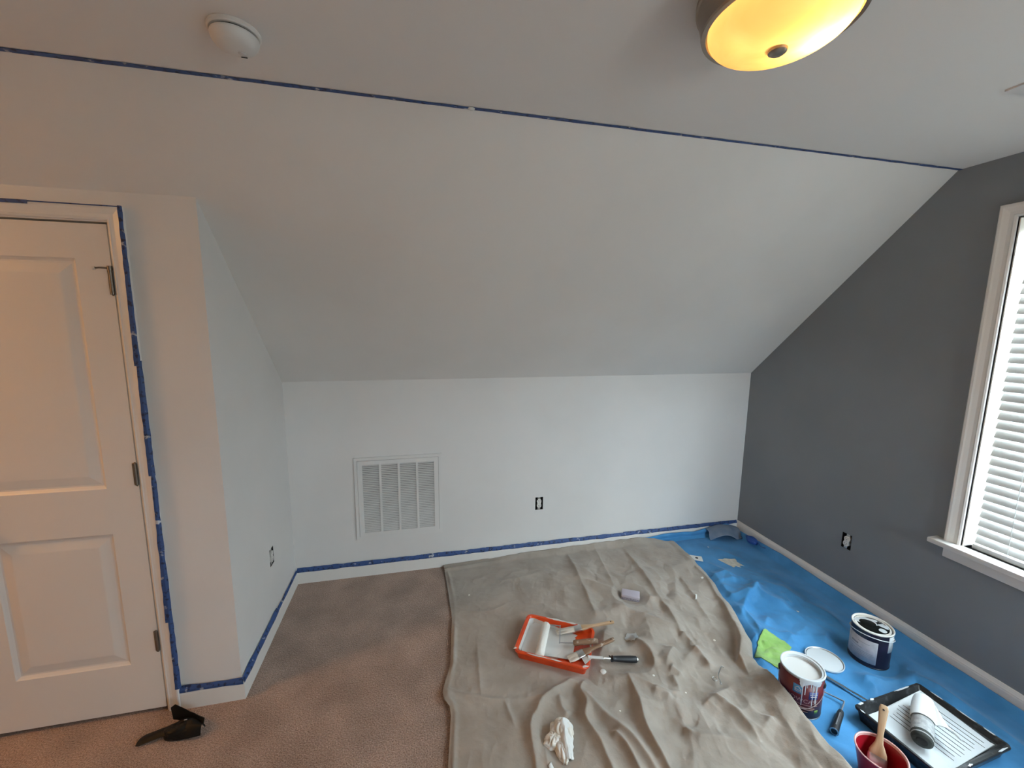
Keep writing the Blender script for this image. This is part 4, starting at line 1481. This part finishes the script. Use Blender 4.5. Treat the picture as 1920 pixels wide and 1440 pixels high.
# ---- lid lying upside down beside the cans
ld = thing('paint_can_lid', 'round can lid coated in white paint lying on the blue sheet', 'lid', (2.815, -1.258, .0036))
obj('disc', lathe([(0, .0), (.078, .0), (.0815, .002), (.0820, .009), (.0805, .0105), (.0785, .009), (.0765, .0055), (0, .0055)], 72), 'can_metal', ld, 30)
obj('paint_film', lathe([(0, .0055), (.0745, .0055), (.0755, .0070), (.070, .0078), (0, .0080)], 72), 'paint_bright', ld, 40)
obj('rim_paint', lathe([(.0785, .0092), (.0805, .0118), (.0825, .0112), (.0830, .006), (.0818, .006)], 72), 'paint_bright', ld, 40)

# ------------------------------------------------------------------ trays


def rrect(a, b, r, n=10):
    pts = []
    for cx, cy, a0 in ((a - r, b - r, 0), (-a + r, b - r, PI / 2), (-a + r, -b + r, PI), (a - r, -b + r, 1.5 * PI)):
        for k in range(n + 1):
            t = a0 + PI / 2 * k / n
            pts.append((cx + r * math.cos(t), cy + r * math.sin(t)))
    return pts


def bridge(bm, rings, close=True):
    for A, B in zip(rings[:-1], rings[1:]):
        n = len(A)
        for k in range(n if close else n - 1):
            bm.faces.new((A[k], A[(k + 1) % n], B[(k + 1) % n], B[k]))


def tray(name, label, loc, rotz, a, b, h, m, corner, fl_well, fl_hi, x1, lip, coat):
    """Roller tray: local x runs from the well (-a) up the ramp (+a). coat(k, x, y)-> how far the paint climbs (0..1)."""
    r = thing(name, label, 'paint tray', loc, rotz)

    def fz(x):
        if x < x1:
            return fl_well
        return fl_well + (fl_hi - fl_well) * min(1, (x - x1) / (a - .03 - x1))
    bm = bmesh.new()
    spec = [(a - .020, b - .020, 0.0), (a - .008, b - .008, h - .010), (a - .001, b - .001, h - .011), (a, b, h - .005), (a - .003, b - .003, h), (a - lip, b - lip, h), (a - lip - .003, b - lip - .003, h - .004)]
    rings = [[bm.verts.new((x, y, z)) for x, y in rrect(p, q, max(.006, corner - (a - p)))] for p, q, z in spec]
    fa, fb = a - lip - .016, b - lip - .016
    base = rrect(fa, fb, max(.006, corner - .02))
    for s in (1, .97, .8, .6, .4, .2, .04):
        rings.append([bm.verts.new((x * s, y * s, fz(x * s))) for x, y in base])
    bridge(bm, rings)
    bm.faces.new(rings[0][::-1])
    bm.faces.new(rings[-1])
    obj('shell', bm, m, r, 35)
    # wet paint on floor and walls, ragged upper edge
    bm = bmesh.new()
    inner = rrect(a - lip - .004, b - lip - .004, max(.006, corner - .01))
    rows = []
    top, low = [], []
    for k, ((x, y), (xi, yi)) in enumerate(zip(base, inner)):
        t = coat(k, x, y)
        zf = fz(x) + .0022
        if t >= 0:
            px, py, pz = x + (xi - x) * t * .92, y + (yi - y) * t * .92, zf + (h - .005 - zf) * t
            top.append((px, py, pz + .0008))
        else:
            s = 1 + t
            top.append((x * s, y * s, fz(x * s) + .0018))
        low.append((x * .985, y * .985, fz(x * .985) + .0022))
    rows.append([bm.verts.new(p) for p in top])
    rows.append([bm.verts.new((p[0] if coat(k, *base[k]) >= 0 else top[k][0] * .98, p[1] if coat(k, *base[k]) >= 0 else top[k][1] * .98,
                               p[2] if coat(k, *base[k]) >= 0 else fz(top[k][0] * .98) + .0022)) for k, p in enumerate(low)])
    for s in (.8, .6, .4, .2, .04):
        rows.append([bm.verts.new((x * s * min(1, 1 + min(0, coat(k, x, y))), y * s * min(1, 1 + min(0, coat(k, x, y))), fz(x * s * min(1, 1 + min(0, coat(k, x, y)))) + .0022)) for k, (x, y) in enumerate(base)])
    bridge(bm, rows)
    bm.faces.new(rows[-1])
    obj('wet_paint', bm, 'paint_white' if m == 'orange_plastic' else 'paint_bright', r, 35)
    # pool in the well
    zp = fl_well + (.016 if m == 'orange_plastic' else .010)
    xr_ = x1 + (a - .03 - x1) * (zp - fl_well) / (fl_hi - fl_well)
    pool = []
    for k in range(48):
        t = 2 * PI * k / 48
        cxp, hx = (-fa + xr_) / 2, (xr_ + fa) / 2 + .002
        x = cxp + hx * max(-1, min(1, 1.25 * math.cos(t)))
        y = (fb + .004) * max(-1, min(1, 1.25 * math.sin(t)))
        pool.append((x, y))
    obj('paint_pool', prism(pool, zp - .010, zp), 'paint_white' if m == 'orange_plastic' else 'paint_bright', r, 30)
    return r, fz


def coat_o(k, x, y):
    j = .30 * mnoise.noise((x * 40, y * 40, 3)) + .12 * mnoise.noise((x * 120, y * 120, 8))
    if x > .11:
        return -.10 + .5 * j - .25 * max(0, (x - .12) / .04)
    if y > .09 and x > -.08:
        return 1.0
    return .86 + .6 * j if y > -.1 else .80 + .6 * j


oz = canvas_z(1.49, -.885) - .0004
ot, ofz = tray('paint_tray', 'orange plastic roller tray full of white paint on the canvas', (1.49, -.885, oz), math.radians(-30), .192, .146, .052, 'orange_plastic', .035, .007, .038, -.055, .014, coat_o)
# splashes over the rim
for i, (x, y, sx, sy, ro) in enumerate(((-.02, .141, .060, .006, 0), (.065, .140, .030, .006, 0), (.115, .139, .018, .006, 0), (-.185, -.125, .008, .005, .8), (.172, -.132, .014, .006, .6), (.183, .03, .006, .035, 0), (-.06, -.140, .05, .004, 0), (.03, -.1395, .035, .003, 0))):
    blob(x, y, sx, sy, .0517, 20 + i, 'paint_white', 'paint_splash', ot, .0012, 32, .6, ro)


def coat_b(k, x, y):
    j = .35 * mnoise.noise((x * 40, y * 40, 5)) + .15 * mnoise.noise((x * 130, y * 130, 2))
    if y > .10:
        return .12 + j * .8 - .05
    if x > .17:
        return -.06 + .3 * j
    return .35 + .9 * j


bt, bfz = tray('paint_tray', 'black paint tray with white paint and ribbed ramp on the blue sheet', (2.855, -1.675, .0040), math.radians(4), .208, .156, .062, 'black_plastic', .018, .008, .046, -.13, .012, coat_b)
for i in range(13):     # raised ribs of the ramp, black where the paint has run off
    x = -.100 + i * .0200
    y0, y1 = (-.105, .108) if i > 2 else (-.03, .095)
    y0 += .012 * math.sin(i * 2.1)
    y1 += .010 * math.sin(i * 1.3)
    z = bfz(x) + .0022
    obj('rib', bbox(x - .0009, x + .0009, y0, y1, z - .003, z + .0012), 'black_plastic', bt)
for i, (x, y, sx, sy, ro) in enumerate(((-.17, .150, .014, .004, 0), (-.10, .151, .010, .004, 0), (.10, .150, .05, .003, 0), (.203, .08, .003, .020, 0), (.2025, -.02, .003, .030, 0), (.2025, -.09, .0035, .022, 0), (-.05, -.151, .012, .003, 0), (.15, -.1505, .025, .003, 0), (-.203, .12, .0035, .008, 0))):
    blob(x, y, sx, sy, .0617, 40 + i, 'paint_bright', 'paint_splash', bt, .0011, 28, .6, ro)

# ------------------------------------------------------------------ brushes


def brush(label, tip, f0, f1, end, w, mh, mb, group=None, name='paint_brush'):
    """Flat brush: bristles tip->f0, ferrule f0->f1, handle f1->end (world points)."""
    tip, f0, f1, end = map(Vector, (tip, f0, f1, end))
    ax = (end - tip).normalized()
    side = ax.cross(Vector((0, 0, 1)))
    if side.length < .2:
        side = ax.cross(Vector((0, 1, 0)))
    side.normalize()
    nr = side.cross(ax)
    r = thing(name, label, 'paint brush', tip)
    M = Matrix.Translation(tip) @ Matrix((ax, side, nr)).transposed().to_4x4()
    r.matrix_world = M
    l0, l1, l2 = (f0 - tip).dot(ax), (f1 - tip).dot(ax), (end - tip).length

    def sec(prof):
        bm = bmesh.new()
        rings = []
        for x, hw, ht in prof:
            rings.append([bm.verts.new((x, hw * math.copysign(abs(math.cos(t)) ** .6, math.cos(t)), ht * math.copysign(abs(math.sin(t)) ** .6, math.sin(t)))) for t in [2 * PI * k / 16 for k in range(16)]])
        bridge(bm, rings)
        bm.faces.new(rings[0][::-1]); bm.faces.new(rings[-1])
        return bm
    h = w / 2
    obj('bristles', sec([(0, h * .85, .002), (l0 * .3, h * 1.04, .005), (l0 * .8, h, .007), (l0 + .003, h * .97, .0072)]), mb, r, 50)
    obj('ferrule', sec([(l0, h, .008), (l0 + .004, h * 1.02, .0085), (l1 - .004, h, .0085), (l1, h * .98, .008)]), 'steel', r, 50)
    L = l2 - l1
    obj('handle', sec([(l1 - .002, h * .93, .0075), (l1 + .012, h * .90, .008), (l1 + L * .25, h * .42, .0075), (l1 + L * .42, h * .32, .007), (l1 + L * .7, h * .42, .007), (l1 + L * .92, h * .50, .006), (l1 + L * .99, h * .38, .005), (l2, h * .2, .004)]), mh, r, 50)
    hm = tube([(l1 + L * .90, 0, -.0075), (l1 + L * .90, 0, .0075)], .0035, 12)
    obj('hang_hole', hm, 'slot_dark', r)
    return r


brush('narrow brush with pale wooden handle resting on the far rim of the orange tray', (1.515, -.826, .042), (1.610, -.845, .056), (1.650, -.853, .062), (1.830, -.872, .088), .040, 'wood', 'bristle')
brush('paint smeared brush with thick wooden handle laid across the orange tray corner', (1.515, -1.012, .040), (1.565, -1.006, .050), (1.598, -.999, .058), (1.772, -.990, .092), .046, 'wood_painted', 'bristle')

# ------------------------------------------------------------------ roller in the orange tray
ro = thing('paint_roller', 'white paint roller with wire frame and brown handle in the orange tray', 'paint roller', (1.43, -.874, .030))
Mi = Matrix.Translation((-1.43, .874, -.030))
ra, rb = Vector((1.474, -.772, .052)), Vector((1.374, -.972, .050))


def pt(*p):
    return Vector(p) + Vector((-1.43, .874, -.030))


ax = (rb - ra).normalized()
obj('cover', tube([pt(*(ra)), pt(*(ra + ax * .004)), pt(*(rb - ax * .004)), pt(*rb)], [.019, .0225, .0225, .019], 28), 'nap_white', ro, 60)
obj('core', tube([pt(*(ra - ax * .002)), pt(*(ra + ax * .01))], .013, 20), 'plate_white', ro, 60)
obj('wire_frame', tube(smoothpath([pt(*(ra + ax * .01)), pt(*(ra - ax * .012)), pt(1.490, -.776, .054), pt(1.540, -.800, .056), pt(1.543, -.806, .056), pt(1.503, -.912, .060), pt(1.507, -.921, .060), pt(1.575, -.943, .064)], 4), .0030, 8), 'wire_steel', ro, 'all')
h0, h1 = Vector((1.567, -.941, .064)), Vector((1.690, -.974, .082))
d = (h1 - h0)
obj('handle', tube([pt(*(h0 + d * t)) for t in (0, .03, .12, .3, .5, .8, .95, 1)], [.008, .013, .0145, .013, .0145, .014, .013, .008], 18), 'wood_painted', ro, 50)

# ------------------------------------------------------------------ putty knife with black handle over the tray rim
pk = thing('putty_knife', 'putty knife with black handle and paint covered blade at the orange tray', 'putty knife', (1.66, -1.05, .03))
PK = lambda *p: Vector(p) - Vector((1.66, -1.05, .03))


def bar(p, q, w0, w1, t):
    p, q = Vector(p), Vector(q)
    ax_ = (q - p).normalized()
    sd_ = ax_.cross(Vector((0, 0, 1))).normalized()
    nr_ = sd_.cross(ax_)
    bm = bmesh.new()
    v = []
    for c, w in ((p, w0), (q, w1)):
        for a_, b_ in ((-1, -1), (1, -1), (1, 1), (-1, 1)):
            v.append(bm.verts.new(c + sd_ * w / 2 * a_ + nr_ * t / 2 * b_))
    for f_ in ((0, 1, 2, 3), (4, 7, 6, 5), (0, 4, 5, 1), (1, 5, 6, 2), (2, 6, 7, 3), (3, 7, 4, 0)):
        bm.faces.new([v[i] for i in f_])
    return bm


obj('blade', bar(PK(1.578, -1.050, .053), PK(1.617, -1.047, .066), .040, .022, .0016), 'paint_white', pk)
obj('neck', bar(PK(1.605, -1.043, .066), PK(1.700, -1.052, .048), .016, .011, .004), 'paint_white', pk)
obj('shank', tube([PK(1.685, -1.051, .051), PK(1.735, -1.056, .041)], .0055, 12), 'steel', pk, 50)
kp0, kp1 = Vector((1.727, -1.055, .043)), Vector((1.856, -1.074, .030))
dk = kp1 - kp0
obj('handle', tube([PK(*(kp0 + dk * t)) for t in (0, .03, .08, .25, .5, .8, .97, 1)], [.008, .015, .0120, .0135, .0150, .0160, .0155, .012], 20), 'handle_black', pk, 50)
gm = bmesh.new()
sdv = dk.cross(Vector((0, 0, 1))).normalized()
tube([PK(*(kp0 + sdv * s_ * .020 - dk.normalized() * (.006 * abs(s_)))) for s_ in (-1, -.6, 0, .6, 1)], [.002, .0045, .006, .0045, .002], 10, gm)
obj('guard', gm, 'handle_black', pk, 50)
obj('end_cap', tube([PK(*(kp1 - dk * .01)), PK(*(kp1 + dk * .03)), PK(*(kp1 + dk * .05))], [.0135, .0130, .006], 18), 'steel', pk, 50)
tag(obj('paint_drip', lathe([(0, 0), (.016, 0), (.014, .003), (.006, .005), (0, .0055)], 24), 'paint_white', None, True,
        loc=(1.665, -1.095, canvas_z(1.665, -1.095) - .001), rot=(0, 0, 0)), 'wet drop of white paint on the canvas under the putty knife', 'paint')

# ------------------------------------------------------------------ roller cover and paper in the black tray
cva, cvb = Vector((2.742, -1.722, .066)), Vector((2.935, -1.602, .082))
ax = (cvb - cva).normalized()
rl = thing('roller_cover', 'grey napped roller cover lying in the black tray', 'roller cover', cva)
LP = lambda p: Vector(p) - cva
obj('nap', tube([LP(cva + ax * t) for t in (.012, .02, .1, .20, (cvb - cva).length)], [.0340, .0350, .0350, .0345, .028], 32, caps=True), 'nap_grey', rl, 60)
obj('wet_end', tube([LP(cva), LP(cva + ax * .006), LP(cva + ax * .020), LP(cva + ax * .030)], [.026, .0325, .0352, .0353], 32), 'nap_dark', rl, 60)
obj('core', tube([LP(cva - ax * .002), LP(cva + ax * .004)], .0165, 24), 'box_black', rl, 60)
sd_ = ax.cross(Vector((0, 0, 1))).normalized()      # towards the right-hand front of the tray
nr_ = sd_.cross(ax)


def wrap(u, v):
    """White paper wrapped over the upper half of the cover, with a long tail lying to the right."""
    L = (cvb - cva).length
    s = L * (.46 + .58 * u)                      # along the roller
    tail = .155 * (1 - u) ** 1.25
    a0, a1 = math.radians(200), math.radians(20)
    rr = .0385 - .007 * u ** 4
    if v < .6:
        a = a0 + (a1 - a0) * v / .6
        p = cva + ax * s + sd_ * rr * math.cos(a) + nr_ * rr * math.sin(a)
    else:
        q = (v - .6) / .4
        b = cva + ax * s + sd_ * rr * math.cos(a1) + nr_ * rr * math.sin(a1)
        tip = cva + ax * .085 + sd_ * .114 + nr_ * .016
        e_ = b.lerp(tip, min(1, tail / .155))
        if u > .9:
            e_ = b - nr_ * .012
        p = b.lerp(e_, q) + nr_ * .020 * math.sin(q * PI) * (1 - u)
    return p


pp = obj('paper_wrap', sheet(wrap, 28, 40, .0012), 'paper_bright', None, 'all')
tag(pp, 'bright white paper wrapped round the roller cover in the black tray', 'paper')

# ------------------------------------------------------------------ roller frame and stick on the blue sheet
rf = thing('paint_roller', 'empty roller frame with black grip behind the open red can', 'paint roller', (2.56, -1.52, .02))
RP = lambda *p: Vector(p) - Vector((2.56, -1.52, .02))
obj('wire', tube(smoothpath([RP(2.600, -1.330, .014), RP(2.592, -1.352, .014), RP(2.612, -1.395, .016), RP(2.660, -1.472, .020), RP(2.662, -1.480, .020), RP(2.630, -1.499, .020), RP(2.595, -1.519, .020)], 5), .0032, 8), 'wire_steel', rf, 'all')
g0, g1 = Vector((2.605, -1.513, .0205)), Vector((2.482, -1.582, .0205))
dg_ = g1 - g0
obj('grip', tube([RP(*(g0 + dg_ * t)) for t in (0, .04, .15, .4, .7, .9, .985)], [.007, .0105, .0125, .0130, .0135, .0150, .0160], 20), 'handle_black', rf, 50)
obj('grip_stripe', bar(RP(*(g0 + dg_ * .2 + Vector((0, 0, .0125)))), RP(*(g0 + dg_ * .8 + Vector((0, 0, .0138)))), .004, .004, .0016), 'wire_steel', rf)
gm = lathe([(.0115, 0), (.0155, 0), (.0160, .004), (.0115, .004)], 24)
q = dg_.normalized().to_track_quat('Z', 'Y').to_euler()
obj('end_ring', gm, 'wire_steel', rf, 50, loc=RP(*(g0 + dg_ * .975)), rot=tuple(q))
obj('socket', tube([RP(*(g0 + dg_ * .96)), RP(*(g0 + dg_ * .99))], .0118, 20), 'box_black', rf)

st = thing('metal_rod', 'thin grey metal rod leading from the red can to the black tray', 'rod', (2.75, -1.40, .012))
SP = lambda *p: Vector(p) - Vector((2.75, -1.40, .012))
obj('bar', bar(SP(2.706, -1.310, .012), SP(2.748, -1.420, .014), .013, .013, .005), 'wire_steel', st)
obj('tip', bar(SP(2.746, -1.415, .014), SP(2.778, -1.500, .018), .009, .008, .004), 'steel', st)

# ------------------------------------------------------------------ red cup with brush
cu = thing('paint_cup', 'red plastic paint cup with a wooden brush standing in it', 'paint cup', (2.472, -1.757, .0040))
obj('shell', lathe([(0, .002), (.046, .002), (.047, 0), (.052, 0), (.053, .004), (.0765, .118), (.0785, .120), (.0785, .124), (.0750, .124), (.0735, .118), (.050, .008), (0, .007)], 64), 'red_plastic', cu, 30)
obj('rim_paint', lathe([(.0785, .1215), (.0790, .1245), (.0765, .1258), (.0738, .1240), (.0728, .1150), (.0735, .1180)], 64), 'rim_pink', cu, 40)
brush('wide brush with pale wooden handle standing in the red cup', (2.455, -1.760, .016), (2.472, -1.747, .052), (2.487, -1.738, .085), (2.575, -1.682, .228), .058, 'wood', 'bristle_dark')

# ------------------------------------------------------------------ small things on the cloths


def cloth_patch(name, outline, hfun, label, cat, m, th=.0025, step=.006, lift=.001):
    """Small limp cloth or paper cut to an outline (world xy), resting on hfun."""
    xs, ys = [p[0] for p in outline], [p[1] for p in outline]
    bm = bmesh.new()
    vs = [bm.verts.new((x, y, 0)) for x, y in outline]
    bm.faces.new(vs)
    x0, x1, y0, y1 = min(xs), max(xs), min(ys), max(ys)
    for k in range(1, int((x1 - x0) / step) + 1):
        bmesh.ops.bisect_plane(bm, geom=bm.verts[:] + bm.edges[:] + bm.faces[:], plane_co=(x0 + k * step, 0, 0), plane_no=(1, 0, 0))
    for k in range(1, int((y1 - y0) / step) + 1):
        bmesh.ops.bisect_plane(bm, geom=bm.verts[:] + bm.edges[:] + bm.faces[:], plane_co=(0, y0 + k * step, 0), plane_no=(0, 1, 0))
    for v in bm.verts:
        v.co.z = hfun(v.co.x, v.co.y) + lift + th
    bm.normal_update()
    if sum(f_.normal.z for f_ in bm.faces) < 0:
        bmesh.ops.reverse_faces(bm, faces=bm.faces[:])
    bmesh.ops.solidify(bm, geom=bm.faces[:], thickness=th)
    return tag(obj(name, bm, m, None, 'all'), label, cat)


def blue_z(x, y):
    return float(blue_h(np.array([[x]]), np.array([[y]]))[0, 0])


def jag(pts, n, amp, seed):
    out = []
    for i in range(len(pts)):
        a, b = Vector((*pts[i], 0)), Vector((*pts[(i + 1) % len(pts)], 0))
        for k in range(n):
            p = a.lerp(b, k / n)
            out.append((p.x + amp * mnoise.noise((p.x * 60, p.y * 60, seed)), p.y + amp * mnoise.noise((p.x * 60, p.y * 60, seed + 9))))
    return out


cloth_patch('cleaning_cloth', jag([(2.660, -1.043), (2.700, -1.110), (2.715, -1.160), (2.640, -1.215), (2.600, -1.230), (2.570, -1.262), (2.530, -1.275), (2.500, -1.215), (2.468, -1.170), (2.540, -1.118), (2.570, -1.090)], 4, .006, 3),
            lambda x, y: max(blue_z(x, y), .004 + .018 * max(0, mnoise.noise((x * 16, y * 16, 2))) + .010 * max(0, mnoise.noise((x * 34, y * 34, 5)))) + .010 * math.exp(-((x - 2.62) / .05) ** 2),
            'lime green microfibre cloth behind the open red can', 'cloth', 'microfibre', .003)
cloth_patch('torn_paper', jag([(2.915, -.355), (2.975, -.352), (3.050, -.375), (3.030, -.415), (3.046, -.462), (3.012, -.455), (3.005, -.478), (2.985, -.452), (2.960, -.462), (2.945, -.420)], 3, .006, 6),
            lambda x, y: blue_z(x, y), 'torn scrap of cream paper on the blue sheet near the corner', 'paper', 'plaster_scrap', .002)
cd = thing('paper_card', 'small white card with a black dot at the canvas edge', 'card', (2.768, -.312, blue_z(2.768, -.312) + .006), math.radians(-28))
obj('card', bbox(-.042, .042, -.032, .032, 0, .0016), 'paper_white', cd)
obj('printed_dot', lathe([(0, .0017), (.011, .0017), (.011, .0020), (0, .0021)], 24), 'box_black', cd, loc=(.004, .002, 0))
cloth_patch('paper_scrap', [(2.672, -.420), (2.712, -.410), (2.705, -.438), (2.690, -.445)], lambda x, y: blue_z(x, y), 'tiny white paper triangle peeking from under the canvas edge', 'paper', 'paper_white', .0015)

sp = thing('sponge', 'grey lilac sanding sponge lying on the canvas', 'sponge', (2.075, -.612, canvas_z(2.075, -.612) - .001), math.radians(-30))
bm = bbox(-.054, .054, -.034, .034, .014, .032, .004, 3)
for v in bm.verts:
    if v.co.x < 0:
        v.co.y *= 1 - .10 * (v.co.x / .054) ** 2
obj('foam', bm, 'sponge_lilac', sp, 40)
obj('grit_layer', bbox(-.054, .054, -.0345, .0345, 0, .016, .002), 'sponge_grey', sp, 40)


# crumpled paper towel: a sharp fin of folded paper with two puffs beside it
def fin(u, v):
    p0, p1 = Vector((1.372, -1.325, .012)), Vector((1.352, -1.452, .006))
    c_ = p0.lerp(p1, u)
    w = .050 * (1 - .60 * u) + .004
    a = (v - .5) * 2
    off = Vector((.90, .10, 0)) * a * w
    z = .062 * (1 - abs(a) ** 1.4) * (1 - .65 * u) + .006 * mnoise.noise((u * 5, v * 6, 3))
    return c_ + off + Vector((0.004 * mnoise.noise((u * 9, v * 7, 1)), .006 * mnoise.noise((u * 7, v * 9, 5)), z))


def puff(c_, r_, seed, pleat=0.0):
    bm = bmesh.new()
    bmesh.ops.create_icosphere(bm, subdivisions=5, radius=1)
    for v in bm.verts:
        a = math.atan2(v.co.y, v.co.x)
        w_ = mnoise.noise(v.co * 1.4 + Vector((seed, 0, 0)))
        f_ = abs(math.sin(a * 3.5 + 2.5 * w_ + seed)) ** .7 - .6
        n_ = 1 + .25 * w_ + pleat * f_ + .06 * mnoise.noise(v.co * 5 + Vector((0, seed, 0)))
        v.co = Vector((v.co.x * r_[0] * n_, v.co.y * r_[1] * n_, max(-.6, v.co.z) * r_[2] * n_)) + Vector(c_)
    return bm


zr = canvas_z(1.345, -1.375) - .004
rg = thing('paper_towel', 'crumpled white paper towel on the canvas below the orange tray', 'paper towel', (0, 0, zr))
obj('fin', sheet(fin, 26, 24, .002), 'paper_white', rg, 50)
obj('bunched_end', puff((1.362, -1.338, .022), (.046, .040, .036), 1.3, .22), 'rag_white', rg, 60)
obj('side_fold', puff((1.318, -1.366, .016), (.036, .030, .026), 4.7, .25), 'rag_white', rg, 60)
obj('tail_fold', puff((1.340, -1.400, .012), (.024, .050, .022), 8.2, .2), 'rag_white', rg, 60)

# bent wire hook
hk = thing('wire_hook', 'small bent steel wire hook on the canvas near the red can', 'hook', (2.19, -1.25, canvas_z(2.19, -1.25) + .004))
HP = lambda *p: Vector(p) - Vector((2.19, -1.25, 0))
obj('wire', tube(smoothpath([HP(2.247, -1.217, .010), HP(2.236, -1.213, .012), HP(2.200, -1.240, .012), HP(2.176, -1.262, .014), HP(2.172, -1.280, .014), HP(2.166, -1.294, .012)], 6), .0024, 8), 'steel', hk, 'all')
obj('loop', tube([HP(2.158 + .011 * math.cos(2 * PI * k / 20), -1.264 + .011 * math.sin(2 * PI * k / 20), .008) for k in range(18)], .0020, 8), 'steel', hk, 'all')
obj('ball_tip', puff(HP(2.165, -1.296, .012), (.005, .005, .005), 0), 'steel', hk, 'all')

cloth_patch('plastic_scrap', jag([(1.868, -.925), (1.905, -.888), (1.945, -.905), (1.935, -.950), (1.900, -.972)], 3, .006, 12),
            lambda x, y: canvas_z(x, y) + .010 * abs(mnoise.noise((x * 45, y * 45, 4))), 'crumpled scrap of clear plastic on the canvas right of the orange tray', 'plastic scrap', 'clear_scrap', .0012)
cloth_patch('paint_chip', [(2.425, -.755), (2.437, -.758), (2.466, -.720), (2.455, -.716), (2.450, -.728)], lambda x, y: canvas_z(x, y) + .002, 'thin white paint peel on the canvas near the blue sheet', 'paint chip', 'paper_white', .0015, .01)
cloth_patch('paint_chip', [(2.610, -.560), (2.632, -.556), (2.628, -.572), (2.615, -.574)], lambda x, y: canvas_z(x, y) + .002, 'white paint chip on the right edge of the canvas', 'paint chip', 'paper_white', .0015, .01)
cloth_patch('paint_chip', [(1.268, -1.452), (1.284, -1.440), (1.288, -1.462), (1.272, -1.466)], lambda x, y: canvas_z(x, y) + .002, 'small white chip on the canvas beside the paper towel', 'paint chip', 'paper_white', .0015, .01)

# wad of used tape against the baseboard
wb_ = thing('tape_wad', 'crumpled wad of dark blue tape against the grey wall baseboard', 'tape', (3.315, -.235, .030))
obj('wad', puff((0, 0, .022), (.030, .052, .030), 2.2), 'tape_ball', wb_, 50)


def tail(u, v):
    return (.005 + .016 * (v - .5) + .004 * math.sin(u * 8), -.035 - .085 * u, .010 + .016 * math.sin(u * 4 + v * 2) * (1 - u) + .012)


obj('loose_end', sheet(tail, 14, 4, .001), 'tape_ball', wb_, 50)

# ------------------------------------------------------------------ black plastic bracket on the carpet
bk = thing('plastic_bracket', 'curved glossy black plastic bracket lying on the carpet by the door', 'bracket', (-.20, -.985, 0))


def body(u, v):
    """Hollow shell: from the low flat toe (u=0) to the flared, raised fin (u=1)."""
    x = -.012 + .118 * u
    wid = np.interp(u, [0, .25, .6, 1], [.030, .052, .060, .030])
    a = (v - .5) * 2
    y = .010 - .035 * u - wid * a * .5 * 1.2
    z = .012 + np.interp(u, [0, .3, .65, 1], [.020, .034, .036, .030]) * (1 - abs(a) ** 2) + .02 * max(0, -a) * math.sin(u * PI)
    return (x, y, z)


obj('shell', sheet(body, 22, 18, .003), 'black_gloss', bk, 50)


def fin2(u, v):
    x = -.040 + .150 * u
    crest = np.interp(u, [0, .12, .25, .5, .8, 1], [.078, .092, .080, .062, .056, .060])
    foot = np.interp(u, [0, .3, .7, 1], [.030, .022, .020, .045])
    y = .050 - .062 * u + .012 * math.sin(u * PI)
    return (x + .010 * (1 - v) * (1 - u), y - .010 * (1 - v), foot + (crest - foot) * v)


obj('fin', sheet(fin2, 26, 8, .003), 'black_gloss', bk, 50)


def toe(u, v):
    x = -.128 + .135 * u
    a = (v - .5) * 2
    wid = np.interp(u, [0, .1, .6, 1], [.016, .022, .022, .030])
    y = -.016 + .030 * u - wid * a
    return (x, y, .004 + .020 * u ** .7 * (1 - .4 * a * a) + .004 * (1 - abs(a)))


obj('toe', sheet(toe, 18, 10, .003), 'black_gloss', bk, 50)
obj('skirt', puff((.028, -.014, .020), (.064, .030, .030), 3.3), 'black_gloss', bk, 40)
obj('chrome_clip', bbox(.030, .042, -.002, .004, .047, .056, .002), 'steel', bk, 40)
